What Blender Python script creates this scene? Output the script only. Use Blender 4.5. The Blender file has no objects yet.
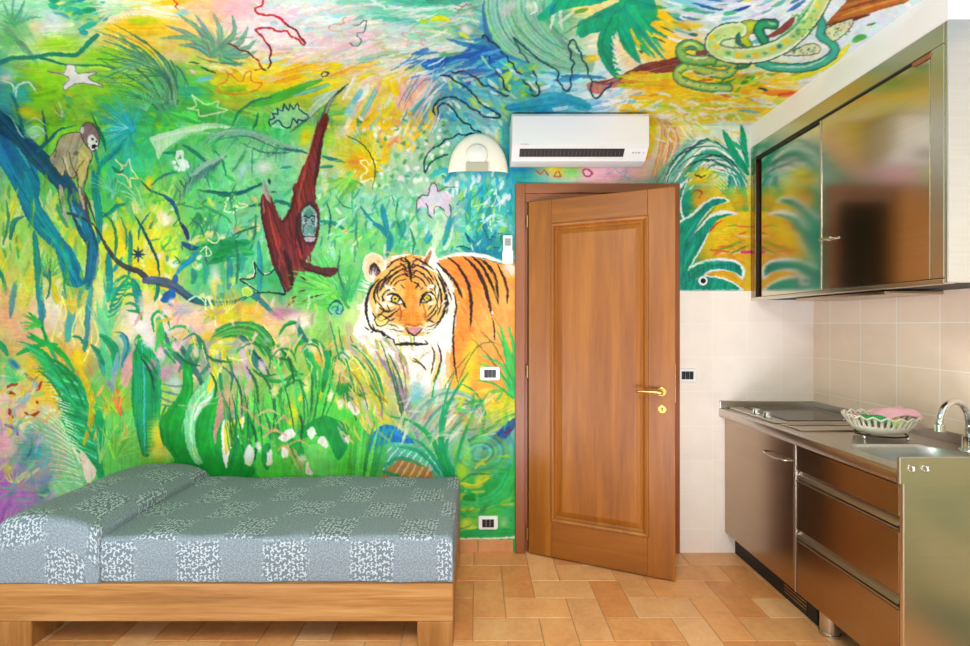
import bpy, bmesh, math, random
import numpy as np
from mathutils import Vector, Matrix

SC = bpy.context.scene
COL = SC.collection
F, VX, VY, MPP = 453.0, 478.0, 325.0, 0.00586      # focal length and vanishing point in px of a 970 x 646 frame, metres per px on the back wall
H = 1.33                                            # eye height
D = F * MPP                                         # distance of the back wall (2.655 m)

# ---------------------------------------------------------------- camera
cam = bpy.data.cameras.new('camera'); camo = bpy.data.objects.new('camera', cam); COL.objects.link(camo)
camo.location = (0, 0, H); camo.rotation_euler = (math.pi / 2, 0, 0)
cam.sensor_width = 36; cam.lens = 36 * F / 970
cam.shift_x = (485 - VX) / 970; cam.shift_y = (VY - 323) / 970
cam.clip_start = .02
SC.camera = camo

# ---------------------------------------------------------------- world, daylight, exposure
w = bpy.data.worlds.new('world'); SC.world = w; w.use_nodes = True
w.node_tree.nodes['Background'].inputs[0].default_value = (.82, .9, 1, 1)
w.node_tree.nodes['Background'].inputs[1].default_value = 1.0

def area(name, loc, rot, sx, sy, e, c=(1, .97, .93)):
    d = bpy.data.lights.new(name, 'AREA'); d.shape = 'RECTANGLE'; d.size = sx; d.size_y = sy; d.energy = e; d.color = c
    o = bpy.data.objects.new(name, d); COL.objects.link(o); o.location = loc; o.rotation_euler = rot
    return o
# daylight entering by the two tall windows of the wall behind the viewer
DAY = (.84, .91, 1.05)
area('window_daylight', (-1.35, -1.93, 1.42), (math.pi / 2, 0, math.pi), 1.5, 1.9, 74, DAY)
area('window_daylight', (.85, -1.93, 1.42), (math.pi / 2, 0, math.pi), 1.5, 1.9, 70, DAY)
# two added fill lights near the floor, no lamp bodies, to brighten the ceiling
area('ceiling_fill_light', (-1.6, .1, .22), (math.radians(180 - 16), 0, math.radians(8)), .7, .7, 90, DAY)
area('ceiling_fill_light', (.6, .1, .22), (math.radians(180 - 16), 0, math.radians(-4)), .7, .7, 72, DAY)
# added overhead fill light, no lamp body, for bed top, worktop and right wall
area('overhead_fill_light', (.1, .35, 2.43), (0, 0, 0), .9, .9, 56, (.98, .96, .95))
vs = SC.view_settings
vs.view_transform = 'Standard'; vs.look = 'None'; vs.gamma = 1; vs.use_curve_mapping = False
vs.exposure = -0.30

# ---------------------------------------------------------------- helpers
def lin(c):
    if isinstance(c, str): c = [int(c[i:i + 2], 16) / 255 for i in (0, 2, 4)]
    return tuple((v / 12.92 if v <= .04045 else ((v + .055) / 1.055) ** 2.4) for v in c)

def mat(name, c='808080', rough=.5, metal=0.0, spec=.5, emit=None):
    m = bpy.data.materials.new(name); m.use_nodes = True
    n = m.node_tree.nodes['Principled BSDF']
    n.inputs['Base Color'].default_value = lin(c) + (1,)
    n.inputs['Roughness'].default_value = rough; n.inputs['Metallic'].default_value = metal
    n.inputs['Specular IOR Level'].default_value = spec
    if emit: n.inputs['Emission Color'].default_value = lin(emit[0]) + (1,); n.inputs['Emission Strength'].default_value = emit[1]
    return m

class NT:
    def __init__(s_, m): s_.m = m; s_.t = m.node_tree; s_.b = s_.t.nodes['Principled BSDF']
    def n(s_, typ, **k):
        o = s_.t.nodes.new(typ)
        for a, v in k.items():
            if a.startswith('i_'): o.inputs[a[2:].replace('_', ' ')].default_value = v
            else: setattr(o, a, v)
        return o
    def l(s_, a, b_): s_.t.links.new(a, b_)
    def coord(s_, scale=(1, 1, 1), kind='Object'):
        tc = s_.n('ShaderNodeTexCoord'); mp = s_.n('ShaderNodeMapping'); mp.inputs['Scale'].default_value = scale
        s_.l(tc.outputs[kind], mp.inputs[0]); return mp.outputs[0]
    def noise(s_, vec, scale, detail=4, rough=.6, dist=0):
        o = s_.n('ShaderNodeTexNoise'); o.inputs['Scale'].default_value = scale; o.inputs['Detail'].default_value = detail
        o.inputs['Roughness'].default_value = rough; o.inputs['Distortion'].default_value = dist; s_.l(vec, o.inputs['Vector']); return o.outputs['Fac']
    def ramp(s_, fac, stops):
        o = s_.n('ShaderNodeValToRGB'); e = o.color_ramp.elements
        while len(e) < len(stops): e.new(.5)
        for k, (p_, c) in enumerate(stops): e[k].position = p_; e[k].color = lin(c) + (1,)
        s_.l(fac, o.inputs[0]); return o.outputs[0]
    def math(s_, op, a, b_=None):
        o = s_.n('ShaderNodeMath', operation=op)
        for k, v in enumerate((a, b_)):
            if v is None: continue
            if isinstance(v, (int, float)): o.inputs[k].default_value = v
            else: s_.l(v, o.inputs[k])
        return o.outputs[0]
    def mix(s_, fac, a, b_, blend='MIX'):
        o = s_.n('ShaderNodeMix', data_type='RGBA', blend_type=blend)
        for k, v in ((0, fac), (6, a), (7, b_)):
            if isinstance(v, (int, float)): o.inputs[k].default_value = v
            elif isinstance(v, str): o.inputs[k].default_value = lin(v) + (1,)
            else: s_.l(v, o.inputs[k])
        return o.outputs[2]
    def bump(s_, hgt, st=.2, dist=.01):
        o = s_.n('ShaderNodeBump'); o.inputs['Strength'].default_value = st; o.inputs['Distance'].default_value = dist
        s_.l(hgt, o.inputs['Height']); s_.l(o.outputs[0], s_.b.inputs['Normal'])
    def base(s_, c): s_.l(c, s_.b.inputs['Base Color'])

def wood(name, dark, mid, light, scale, rough=.38):
    m = mat(name, mid, rough); t = NT(m); v = t.coord(scale)
    a = t.noise(v, 1, 5, .62, .6); c = t.noise(v, 6, 3, .6, .2)
    r = t.ramp(t.math('ADD', t.math('MULTIPLY', a, .75), t.math('MULTIPLY', c, .25)), ((.30, dark), (.5, mid), (.70, light)))
    t.base(r); t.bump(c, .05, .004); return m

def steel(name, c, rough=.27, scale=(2, 2, 260), metal=1.0):
    m = mat(name, c, rough, metal); t = NT(m); v = t.coord(scale)
    n = t.noise(v, 1.0, 2, .5)                      # fine grain of the brushing
    r = t.ramp(n, ((.3, '9a9a9a'), (.7, 'ffffff')))
    t.base(t.mix(.10, c, r, 'MULTIPLY')); return m

def tag(o, label=None, cat=None, group=None, kind=None):
    if label: o['label'] = label
    if cat: o['category'] = cat
    if group: o['group'] = group
    if kind: o['kind'] = kind
    return o

def thing(name, loc, label=None, cat=None, group=None, kind=None, rz=0):
    o = bpy.data.objects.new(name, None); COL.objects.link(o); o.location = loc; o.rotation_euler = (0, 0, rz); o.empty_display_size = .05
    return tag(o, label, cat, group, kind)

def root_of(o):
    while o.parent: o = o.parent
    return o

def obj(name, bm, m, parent=None, bev=0, smooth=False, local=False, seg=2, kind=None):
    """link a bmesh as ONE mesh object; its verts are in world space unless local"""
    if parent is not None and not local:
        L = root_of(parent).location
        for v in bm.verts: v.co -= L
    bmesh.ops.recalc_face_normals(bm, faces=bm.faces)
    me = bpy.data.meshes.new(name); bm.to_mesh(me); bm.free()
    if isinstance(m, (list, tuple)):
        for q in m: me.materials.append(q)
    else: me.materials.append(m)
    if smooth: me.polygons.foreach_set('use_smooth', [True] * len(me.polygons))
    o = bpy.data.objects.new(name, me); COL.objects.link(o)
    if parent is not None: o.parent = parent
    if bev:
        b_ = o.modifiers.new('bevel', 'BEVEL'); b_.width = bev; b_.segments = seg; b_.limit_method = 'ANGLE'; b_.angle_limit = math.radians(40)
    if kind: o['kind'] = kind
    return o

def bx(bm, x0, x1, y0, y1, z0, z1):
    vs_ = [bm.verts.new(c) for c in ((x0, y0, z0), (x1, y0, z0), (x1, y1, z0), (x0, y1, z0), (x0, y0, z1), (x1, y0, z1), (x1, y1, z1), (x0, y1, z1))]
    for f in ((0, 3, 2, 1), (4, 5, 6, 7), (0, 1, 5, 4), (1, 2, 6, 5), (2, 3, 7, 6), (3, 0, 4, 7)): bm.faces.new([vs_[i] for i in f])
    return bm

def B(*a):
    return bx(bmesh.new(), *a)

def tube(bm, pts, r, n=12, caps=True):
    pts = [Vector(q) for q in pts]; rr = r if isinstance(r, (list, tuple)) else [r] * len(pts)
    rings = []; up = None
    for i, q in enumerate(pts):
        t = (pts[min(i + 1, len(pts) - 1)] - pts[max(i - 1, 0)]).normalized()
        if up is None:
            up = Vector((0, 0, 1)) if abs(t.z) < .9 else Vector((1, 0, 0))
        a = t.cross(up).normalized(); b_ = a.cross(t).normalized(); up = b_
        rings.append([bm.verts.new(q + rr[i] * (math.cos(2 * math.pi * k / n) * a + math.sin(2 * math.pi * k / n) * b_)) for k in range(n)])
    for i in range(len(rings) - 1):
        for k in range(n): bm.faces.new((rings[i][k], rings[i][(k + 1) % n], rings[i + 1][(k + 1) % n], rings[i + 1][k]))
    if caps: bm.faces.new(rings[0][::-1]); bm.faces.new(rings[-1])
    return bm

def T(pts, r, n=12):
    return tube(bmesh.new(), pts, r, n)

def loopgrid(bm, loops, close=True, cap0=False, cap1=False):
    R = [[bm.verts.new(c) for c in lp] for lp in loops]; n = len(R[0])
    for i in range(len(R) - 1):
        for k in range(n if close else n - 1): bm.faces.new((R[i][k], R[i][(k + 1) % n], R[i + 1][(k + 1) % n], R[i + 1][k]))
    if cap0: bm.faces.new(R[0][::-1])
    if cap1: bm.faces.new(R[-1])
    return R

def rrect(x0, x1, y0, y1, r, z, n=6):
    out = []
    for cx, cy, a0 in ((x1 - r, y1 - r, 0), (x0 + r, y1 - r, 90), (x0 + r, y0 + r, 180), (x1 - r, y0 + r, 270)):
        for k in range(n + 1):
            a = math.radians(a0 + 90 * k / n); out.append((cx + r * math.cos(a), cy + r * math.sin(a), z))
    return out

def bez(p0, p1, p2, n=10):
    p0, p1, p2 = Vector(p0), Vector(p1), Vector(p2)
    return [(1 - t) ** 2 * p0 + 2 * t * (1 - t) * p1 + t * t * p2 for t in [i / n for i in range(n + 1)]]
# ---------------------------------------------------------------- mural paint engine (paint colours for wall and ceiling)
rng = np.random.RandomState(7)
PS = 2.0; PX0, PY0, PX1, PY1 = -44, -34, 960, 562
PW, PH = int((PX1 - PX0) * PS), int((PY1 - PY0) * PS)
CAN = np.ones((PH, PW, 3), np.float32)
BR = rng.rand(4096).astype(np.float32)

def hx(c):
    return np.array([int(c[i:i + 2], 16) / 255.0 for i in (0, 2, 4)], np.float32)

def P(t):
    if isinstance(t, str):
        t = [tuple(float(v) for v in q.split(',')) for q in t.split()]
    return np.array(t, float)

def cat(pts, closed=False, step=3.0):
    n = len(pts)
    if n < 3:
        d = np.linalg.norm(pts[-1] - pts[0]); k = max(2, int(d / step) + 1)
        return np.array([pts[0] + (pts[-1] - pts[0]) * i / (k - 1) for i in range(k)])
    out = []
    for i in range(n if closed else n - 1):
        p0 = pts[(i - 1) % n] if closed or i > 0 else pts[0]
        p1, p2 = pts[i], pts[(i + 1) % n]
        p3 = pts[(i + 2) % n] if closed or i + 2 < n else pts[-1]
        k = max(1, int(np.linalg.norm(p2 - p1) / step))
        for j in range(k):
            t = j / k
            out.append(.5 * (2 * p1 + (p2 - p0) * t + (2 * p0 - 5 * p1 + 4 * p2 - p3) * t * t + (3 * p1 - p0 - 3 * p2 + p3) * t ** 3))
    if not closed: out.append(pts[-1])
    return np.array(out)

def win(x0, y0, x1, y1):
    i0 = max(0, int((x0 - PX0) * PS)); i1 = min(PW, int((x1 - PX0) * PS) + 2)
    j0 = max(0, int((y0 - PY0) * PS)); j1 = min(PH, int((y1 - PY0) * PS) + 2)
    if i1 <= i0 or j1 <= j0: return None
    gx = ((np.arange(i0, i1) + .5) / PS + PX0).astype(np.float32)[None, :]
    gy = ((np.arange(j0, j1) + .5) / PS + PY0).astype(np.float32)[:, None]
    return i0, i1, j0, j1, gx, gy

def lay(w, cov, col, br=None):
    i0, i1, j0, j1 = w[:4]
    dst = CAN[j0:j1, i0:i1]
    c = col[None, None, :]
    if br is not None: c = np.clip(c + br[..., None] * (.35 + .65 * c), 0, 1)
    dst += (c - dst) * cov[..., None]

def s(col, w, pts, t=2, a=1.0, br=.10):
    """one brush stroke along pts, w px wide; t 0 even, 1 thins to its end, 2 thins at both, 3 thins at its start"""
    q = cat(P(pts), step=max(2.0, min(w * .35, 4.5))); n = len(q)
    u = np.linspace(0, 1, n)
    pr = {0: np.ones(n), 1: np.clip(1.02 - u, 0, 1) ** .65, 2: np.clip(4 * u * (1 - u), 0, 1) ** .6 * .95 + .05, 3: np.clip(u + .02, 0, 1) ** .65}[t]
    r = np.maximum(pr * w / 2, .22)
    m = w / 2 + 1.5
    W = win(q[:, 0].min() - m, q[:, 1].min() - m, q[:, 0].max() + m, q[:, 1].max() + m)
    if W is None: return
    gx, gy = W[4], W[5]
    best = np.full((gy.shape[0], gx.shape[1]), -9., np.float32); off = np.zeros_like(best)
    for i in range(n - 1):
        ax, ay = q[i]; dx, dy = q[i + 1] - q[i]; L2 = dx * dx + dy * dy + 1e-9
        mm = max(r[i], r[i + 1]) + 1
        xa = int((min(ax, ax + dx) - mm - PX0) * PS) - W[0]; xb = int((max(ax, ax + dx) + mm - PX0) * PS) + 2 - W[0]
        ya = int((min(ay, ay + dy) - mm - PY0) * PS) - W[2]; yb = int((max(ay, ay + dy) + mm - PY0) * PS) + 2 - W[2]
        xa, ya = max(xa, 0), max(ya, 0)
        if xb <= xa or yb <= ya: continue
        X = gx[:, xa:xb] - ax; Y = gy[ya:yb] - ay
        if X.shape[1] == 0 or Y.shape[0] == 0: continue
        tt = np.clip((X * dx + Y * dy) / L2, 0, 1)
        d = np.hypot(X - tt * dx, Y - tt * dy)
        rr = r[i] + (r[i + 1] - r[i]) * tt
        v = (rr - d) * PS + .5
        o = (X * dy - Y * dx) / (math.sqrt(L2) * (w / 2))
        B = best[ya:yb, xa:xb]; k = v > B
        B[k] = v[k]; off[ya:yb, xa:xb][k] = o[k]
    cov = np.clip(best, 0, 1) * a
    b_ = None
    if br and w > 2.2:
        sd = rng.randint(0, 3000)
        b_ = (BR[(sd + np.clip(off + 1.5, 0, 3) * max(4, w * 1.1)).astype(int) % 4096] - .5) * 2 * br
        if w > 4: cov = cov * (.86 + .14 * (b_ / br * .5 + .5))
    lay(W, cov, hx(col), b_)

def l(col, w, pts, a=1.0):
    s(col, w, pts, 0, a, 0)

def p(col, pts, a=1.0, sm=1, br=.06, ol=None, ow=1.0, ang=None):
    """a filled shape with its outline ol"""
    q = P(pts)
    if sm: q = cat(q, True, 4.0)
    x0, y0 = q.min(0) - 1; x1, y1 = q.max(0) + 1
    W = win(x0, y0, x1, y1)
    if W is None: return
    gx, gy = W[4], W[5]
    ins = np.zeros((gy.shape[0], gx.shape[1]), bool); dm = np.full(ins.shape, 9., np.float32)
    n = len(q)
    for i in range(n):
        ax, ay = q[i]; bx, by = q[(i + 1) % n]
        c = ((ay > gy) != (by > gy))
        if c.any(): ins ^= c & (gx < (bx - ax) * (gy - ay) / ((by - ay) or 1e-9) + ax)
        dx, dy = bx - ax, by - ay
        X = gx - ax; Y = gy - ay
        tt = np.clip((X * dx + Y * dy) / (dx * dx + dy * dy + 1e-9), 0, 1)
        dm = np.minimum(dm, np.hypot(X - tt * dx, Y - tt * dy))
    cov = np.clip(np.where(ins, dm, -dm) * PS + .5, 0, 1) * a
    b_ = None
    if br:
        an = math.radians(rng.uniform(50, 130) if ang is None else ang)
        f = (-math.sin(an) * gx + math.cos(an) * gy) * 1.1 + .35 * np.sin(gx * .13 + gy * .09)
        b_ = (BR[(f + 2000).astype(int) % 4096] - .5) * 2 * br
    lay(W, cov, hx(col), b_)
    if ol: l(ol, ow, np.vstack([q, q[:1]]))

def b(col, x, y, rx, ry, rot=0, a=.85, soft=.7):
    """a soft scumbled patch"""
    m = max(rx, ry) * 1.25
    W = win(x - m, y - m, x + m, y + m)
    if W is None: return
    c, sn = math.cos(math.radians(rot)), math.sin(math.radians(rot))
    X = W[4] - x; Y = W[5] - y
    U = (X * c + Y * sn) / rx; V = (-X * sn + Y * c) / ry
    sd = rng.randint(0, 3000)
    st = BR[(sd + np.clip(V + 1.6, 0, 3.2) * max(3, ry * .9)).astype(int) % 4096]
    d = np.hypot(U, V) + (st - .5) * .35
    lay(W, np.clip((1 - d) / soft, 0, 1) * a, hx(col), (st - .5) * .10)

def pol(x, y, ang, L, cur=0.0, k=5):
    pts = [(x, y)]; h = math.radians(ang)
    for i in range(k):
        x += math.cos(h) * L / k; y -= math.sin(h) * L / k; h += math.radians(cur / k); pts.append((x, y))
    return pts

def fan(col, x, y, a0, a1, n, L0, L1, w, cur=0, a=.9, t=1, r0=0):
    for i in range(n):
        an = a0 + (a1 - a0) * (i + rng.uniform(-.3, .3)) / max(1, n - 1)
        h = math.radians(an)
        s(jit(col, .05), w * rng.uniform(.8, 1.15), pol(x + math.cos(h) * r0, y - math.sin(h) * r0, an, rng.uniform(L0, L1), cur * rng.uniform(.7, 1.2)), t, a)

def jit(col, d):
    c = np.clip(hx(col) + rng.uniform(-d, d, 3) + rng.uniform(-d, d), 0, 1)
    return '%02x%02x%02x' % tuple(int(v * 255) for v in c)

def fr(col, spine, n, L, w, sides=(-1, 1), lean=50, a=.95, cur=0, tipk=.45):
    q = cat(P(spine), step=2.0); m = len(q)
    for i in range(n):
        u = (i + .5) / n; k = min(m - 2, int(u * (m - 1)))
        dx, dy = q[k + 1] - q[k]; an = math.degrees(math.atan2(-dy, dx))
        for sd in sides:
            LL = L * (1 - (1 - tipk) * u) * rng.uniform(.85, 1.1)
            s(jit(col, .04), w * rng.uniform(.8, 1.1), pol(q[k][0], q[k][1], an + sd * lean, LL, cur * sd), 1, a)

def dabs(box, n, cols, L, w, ang, ja=20, a=.8, t=2):
    cols = cols.split()
    for i in range(n):
        x = rng.uniform(box[0], box[2]); y = rng.uniform(box[1], box[3])
        LL = L * rng.uniform(.6, 1.3); an = ang + rng.uniform(-ja, ja)
        h = math.radians(an)
        s(jit(cols[rng.randint(len(cols))], .04), w * rng.uniform(.7, 1.3), pol(x - math.cos(h) * LL / 2, y + math.sin(h) * LL / 2, an, LL, rng.uniform(-25, 25), 3), t, a)

def dots(box, n, cols, r):
    cols = cols.split()
    for i in range(n):
        x = rng.uniform(box[0], box[2]); y = rng.uniform(box[1], box[3])
        b(cols[rng.randint(len(cols))], x, y, r * rng.uniform(.7, 1.4), r * rng.uniform(.6, 1), rng.uniform(0, 180), .85, .4)

def ground(rows, dx, dy):
    G = np.array([[hx(c) for c in r.split()] for r in rows.strip().split('\n')])
    n, m = G.shape[:2]
    fx = np.clip(((np.arange(PW) + .5) / PS + PX0) / dx, 0, m - 1.001); fy = np.clip(((np.arange(PH) + .5) / PS + PY0) / dy, 0, n - 1.001)
    wob = 1
    ix, iy = fx.astype(int), fy.astype(int); tx = (fx - ix); ty = (fy - iy)
    tx = (tx * tx * (3 - 2 * tx))[None, :, None]; ty = (ty * ty * (3 - 2 * ty))[:, None, None]
    A = G[iy][:, ix]; Bq = G[iy][:, ix + 1]; Cq = G[iy + 1][:, ix]; D = G[iy + 1][:, ix + 1]
    CAN[:] = (A * (1 - tx) + Bq * tx) * (1 - ty) + (Cq * (1 - tx) + D * tx) * ty

def relay(box, n, L, w, ang, ja, d=.06, a=.7):
    """restate the colours already there with loose brush marks"""
    for i in range(n):
        x = rng.uniform(box[0], box[2]); y = rng.uniform(box[1], box[3])
        xs = int(np.clip((x + rng.normal(0, 7) - PX0) * PS, 0, PW - 1)); ys = int(np.clip((y + rng.normal(0, 7) - PY0) * PS, 0, PH - 1))
        c = np.clip(CAN[ys, xs] + rng.uniform(-d, d, 3) + rng.uniform(-d, d), 0, 1)
        LL = L * rng.uniform(.5, 1.4); an = (ang(x, y) if callable(ang) else ang) + rng.uniform(-ja, ja); h = math.radians(an)
        s('%02x%02x%02x' % tuple(int(v * 255) for v in c), w * rng.uniform(.6, 1.4), pol(x - math.cos(h) * LL / 2, y + math.sin(h) * LL / 2, an, LL, rng.uniform(-30, 30), 3), 2, a)

def smooth_noise(sc):
    h, w_ = int(PH / sc) + 3, int(PW / sc) + 3
    g = rng.rand(h, w_).astype(np.float32) * 2 - 1
    y = np.arange(PH) / sc; x = np.arange(PW) / sc; iy, ix = y.astype(int), x.astype(int)
    ty = (y - iy).astype(np.float32); tx = (x - ix).astype(np.float32); ty = (ty * ty * (3 - 2 * ty))[:, None]; tx = (tx * tx * (3 - 2 * tx))[None, :]
    a = g[iy][:, ix]; b_ = g[iy][:, ix + 1]; c = g[iy + 1][:, ix]; d = g[iy + 1][:, ix + 1]
    return (a * (1 - tx) + b_ * tx) * (1 - ty) + (c * (1 - tx) + d * tx) * ty

def roughen(amp=.8, tone=.035):
    """hand-held brush: uneven edges and an uneven coat of paint"""
    global CAN
    dx = (smooth_noise(5) * amp + smooth_noise(2.2) * amp * .5) * PS; dy = (smooth_noise(5) * amp + smooth_noise(2.2) * amp * .5) * PS
    jj, ii = np.mgrid[0:PH, 0:PW]
    CAN = CAN[np.clip((jj + dy).astype(int), 0, PH - 1), np.clip((ii + dx).astype(int), 0, PW - 1)]
    n = smooth_noise(3) * .5 + smooth_noise(9) * .6 + smooth_noise(34) * .5
    CAN = np.clip(CAN * (1 + tone * 1.6 * n[..., None]) + np.stack([smooth_noise(14), smooth_noise(11), smooth_noise(14)], -1) * tone, 0, 1)
# ---------------------------------------------------------------- the painting itself, x to the right and y down across wall and ceiling
ground('''
9fd8b0 8fd6b0 5cc070 dfe8c8 f0e890 f5c890 f5b8c0 e8eeea d0eee4 8fd8c4 5cbfa0 6cc0a0 70b8a8 9cc8b0 60c098 e8d890 d0dca0 80c8d8 c8e0f0 e0eef5 d8f0d8 d8ecf0 d8e8f0 d8e8f0 d8e8f0
78c078 c8dca8 b8d4a0 e8cc60 f0c830 e8c878 ecd8d8 e8d0d4 d8e8e4 e8d0d0 c8dcd0 b0cc90 4888b8 70b890 90c0a0 e0e4c0 e0dcb0 f0c830 e0ecf0 d0e4e8 d8ecf0 d8e8f0 d8e8f0 d8e8f0 d8e8f0
50a8a0 90d020 98d030 98d030 70b868 78c850 f0c818 f0d010 f0d010 f0d8b0 f0d040 5098c0 60b0c0 68b8a0 90d8e0 d0e8f0 e8e0c0 f0c818 f0c820 e8d860 e8e0a0 d8e8c0 d8e8f0 d8e8f0 d8e8f0
3a90a0 90c830 88c840 48b898 58b860 50b850 58c068 60c070 70b878 f0d840 d8d8a0 88c0b0 80c8c0 68b8a8 60c0d0 b0dce0 e8e040 f0d860 d8ecd0 d8e8e0 d8e8e0 d8e8e0 d8e8e0 d8e8e0 d8e8e0
60b890 70c058 a8c860 38b898 58c078 68c878 88c898 90c8a0 c0d090 d8c840 b0d0a8 90c8a0 70c0c8 3898b0 e0d080 f0b8b8 f0c0b0 90c8b0 d0e8d8 d0e8d8 d0e8d8 d0e8d8 d0e8d8 d0e8d8 d0e8d8
c0d870 78c070 60c060 58b868 a8d068 68c878 80c890 78c090 80c880 90c8a8 90c8a8 b8d0b8 58b8b0 50b8b8 70c0c0 f0b8b8 80b0a0 109888 e8c820 e8d860 e8d860 e8d860 e8d860 e8d860 e8d860
a8cc60 98cc60 a8cc58 e0d838 d8d840 60b070 70c0a0 80c088 80c880 88cc78 68c080 90d0a0 50b0a8 50b8b0 70c0b0 f0b8b8 60b0a0 109888 e8b020 e8c040 e8d860 e8d860 e8d860 e8d860 e8d860
d0c868 b8c868 a8c870 d0d060 e8c830 60b880 60b888 48a868 70c060 70c078 88c898 90c8a0 80c090 f0b070 f0b070 f0b070 80b0a0 109888 e8b020 e8c040 e8d860 e8d860 e8d860 e8d860 e8d860
e8b878 e8c0a0 d8c890 d8c8a0 f0c8c8 e8b8a8 e0c038 d8b090 88c868 c8d890 e8d0a0 f0e0c0 f0c080 f0b070 f0b070 f0b070 f0b070 f0b070 e8b020 e8c040 e8d860 e8d860 e8d860 e8d860 e8d860
90c878 e8b050 c0a860 80b088 78b078 a0a890 b0b068 a0b868 98b850 b8b078 f0e8e0 f0d8b0 e8d060 80c870 f0b070 f0b070 f0b070 f0b070 e8b020 e8c040 e8d860 e8d860 e8d860 e8d860 e8d860
e8c8a8 e8c860 50b868 80b850 c8c868 68b868 78a058 80c060 68c058 a8c050 b8b880 88b8a0 e0d040 d0d050 f0b070 f0b070 f0b070 f0b070 e8b020 e8c040 e8d860 e8d860 e8d860 e8d860 e8d860
d8c0b0 88b8a0 98c880 60c858 d0d850 18a040 30a848 68c050 60b850 58c060 80b890 90b880 70a890 5098a0 f0b070 f0b070 f0b070 f0b070 e8b020 e8c040 e8d860 e8d860 e8d860 e8d860 e8d860
b878c8 90a0b0 80c890 58c050 58c050 18a040 30a848 68c050 60b850 58c060 58b078 60b060 48b858 38b860 f0b070 f0b070 f0b070 f0b070 e8b020 e8c040 e8d860 e8d860 e8d860 e8d860 e8d860
b878c8 90a0b0 80c890 58c050 58c050 18a040 30a848 68c050 60b850 58c060 58b078 60b060 90c848 40c070 f0b070 f0b070 f0b070 f0b070 e8b020 e8c040 e8d860 e8d860 e8d860 e8d860 e8d860
b878c8 90a0b0 80c890 58c050 58c050 18a040 30a848 68c050 60b850 58c060 58b078 60b060 48b858 40c070 f0b070 f0b070 f0b070 f0b070 e8b020 e8c040 e8d860 e8d860 e8d860 e8d860 e8d860
''', 40, 40)
relay((-40, -30, 520, 130), 900, 26, 5, lambda x, y: -8 + 14 * math.sin(x * .02), 18)
relay((520, -30, 930, 130), 500, 24, 4.5, lambda x, y: 20 - (x - 520) * .12, 16)
relay((-40, 120, 520, 560), 1500, 24, 6, 85, 30)
relay((640, 120, 960, 300), 200, 18, 4, 45, 40)

# --- ceiling, left: soft sky colours
b('d8dcdc', 50, 25, 22, 9, -8); b('c8dce0', 52, 16, 16, 6, 20); b('e8d8a8', 34, 26, 10, 6)
b('94d21c', 58, 43, 34, 11, -4); b('88cc24', 112, 58, 46, 15, 5); b('8ccc30', 110, 84, 40, 10); b('a0d428', 40, 72, 24, 8)
b('70b070', 14, 34, 22, 22, 60, .7)
for q in ('12,22 6,10 2,0', '13,22 20,10 26,-4', '14,24 30,18 42,17', '13,20 12,8 14,-6'): s('5c9c84', 4, q, 1, .8)
for i in range(9): s(jit('74ac78', .06), 3, pol(-6 + i * 3, 22 + i * 3, -18, 38 - i, -70), 2, .6)
fan('58ac78', 14, 26, 20, 160, 9, 14, 26, 3, 30, .6)
for q, w in (('48,4 58,7', 6), ('46,-2 60,2', 5), ('64,9 82,12', 7), ('82,10 96,10', 6), ('76,1 86,-1', 4), ('79,31 88,33', 6), ('81,28 97,22', 6)): s(jit('22a088', .06), w, q, 2)
for q in ('57,12 70,18', '98,19 108,19', '52,10 58,14'): s('5aa8b0', 3.5, q)
dabs((55, -5, 110, 30), 14, '2aa890 58b8a0 a8d060 f0d880', 9, 3, 15)
fan('f4f6e8', 118, 8, 110, 350, 20, 18, 34, 2.4, 20, .8); b('b4e0a8', 118, 9, 17, 10, 0, .9)
for q in ('138,2 160,6 186,8', '140,7 162,12 184,16', '136,-2 150,-4 180,0'): s('eef4ea', 3, q, 2, .8)
b('f4bc10', 138, 24, 34, 11, 0, .95); b('a8cc18', 142, 21, 20, 6); b('f6c420', 116, 28, 18, 6)
s('f4d8b0', 4, '104,24 122,14 142,12 166,17 182,20', 2, .9)
b('e8cc80', 165, 42, 26, 8, 10); b('e6c8a0', 172, 56, 22, 8, 4); b('f0c8a0', 198, 10, 16, 8)
b('f0c020', 170, 2, 24, 5, -6); s('d0483c', 1.8, '172,-4 174,1 177,4 175,6 179,10', 2)
b('8cd0dc', 182, 13, 10, 4, -10); b('f2b8c0', 232, 10, 26, 12, 0, .7); b('f2c4c8', 245, 22, 18, 10, 0, .6)
b('e8ecec', 262, 30, 30, 22, 0, .6)
# first branch
s('1a7890', 8, '-14,66 4,61 16,58', 1); s('14806c', 4.2, '0,62 14,58 35,57 50,54 72,55 80,52 88,43 97,35', 0); s('14806c', 5, '72,55 80,52 88,43 98,34', 2)
s('14806c', 2.6, '36,57 50,60 64,64 85,65 100,65 114,69 130,75 145,75', 1)
# big arching palm
b('5aa878', 172, 84, 20, 22, 60, .8)
for q in ('170,108 168,80 140,48 92,29', '172,106 172,76 148,44 113,24', '168,108 160,82 132,54 104,40', '166,108 154,86 126,62 96,49', '164,110 150,90 124,74 98,58', '162,110 148,94 128,84 104,80',
          '174,106 176,82 162,56 128,32', '172,106 172,84 150,58 118,40', '160,110 146,100 126,92 110,90', '164,108 152,84 136,68 110,60', '168,106 162,76 142,60 120,54'):
    s(jit('4a8c68', .05), 3, q, 1, .95)
for i in range(18): s(jit('68a880', .07), 2.2, pol(168 + rng.uniform(-10, 10), 108 + rng.uniform(-6, 4), 92 + i * 3.5, 46 + rng.uniform(-10, 12), 44), 1, .8)
for q in ('182,74 188,86 186,100', '176,66 184,76 184,92', '170,60 176,72 176,90', '184,88 186,96 180,108'): s('4c7c78', 2, q, 1, .8)
s('3c8c50', 1, '96,59 146,59', 0, .9)
fan('4ab068', 160, 112, 150, 200, 10, 30, 60, 2, -20, .7)
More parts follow.
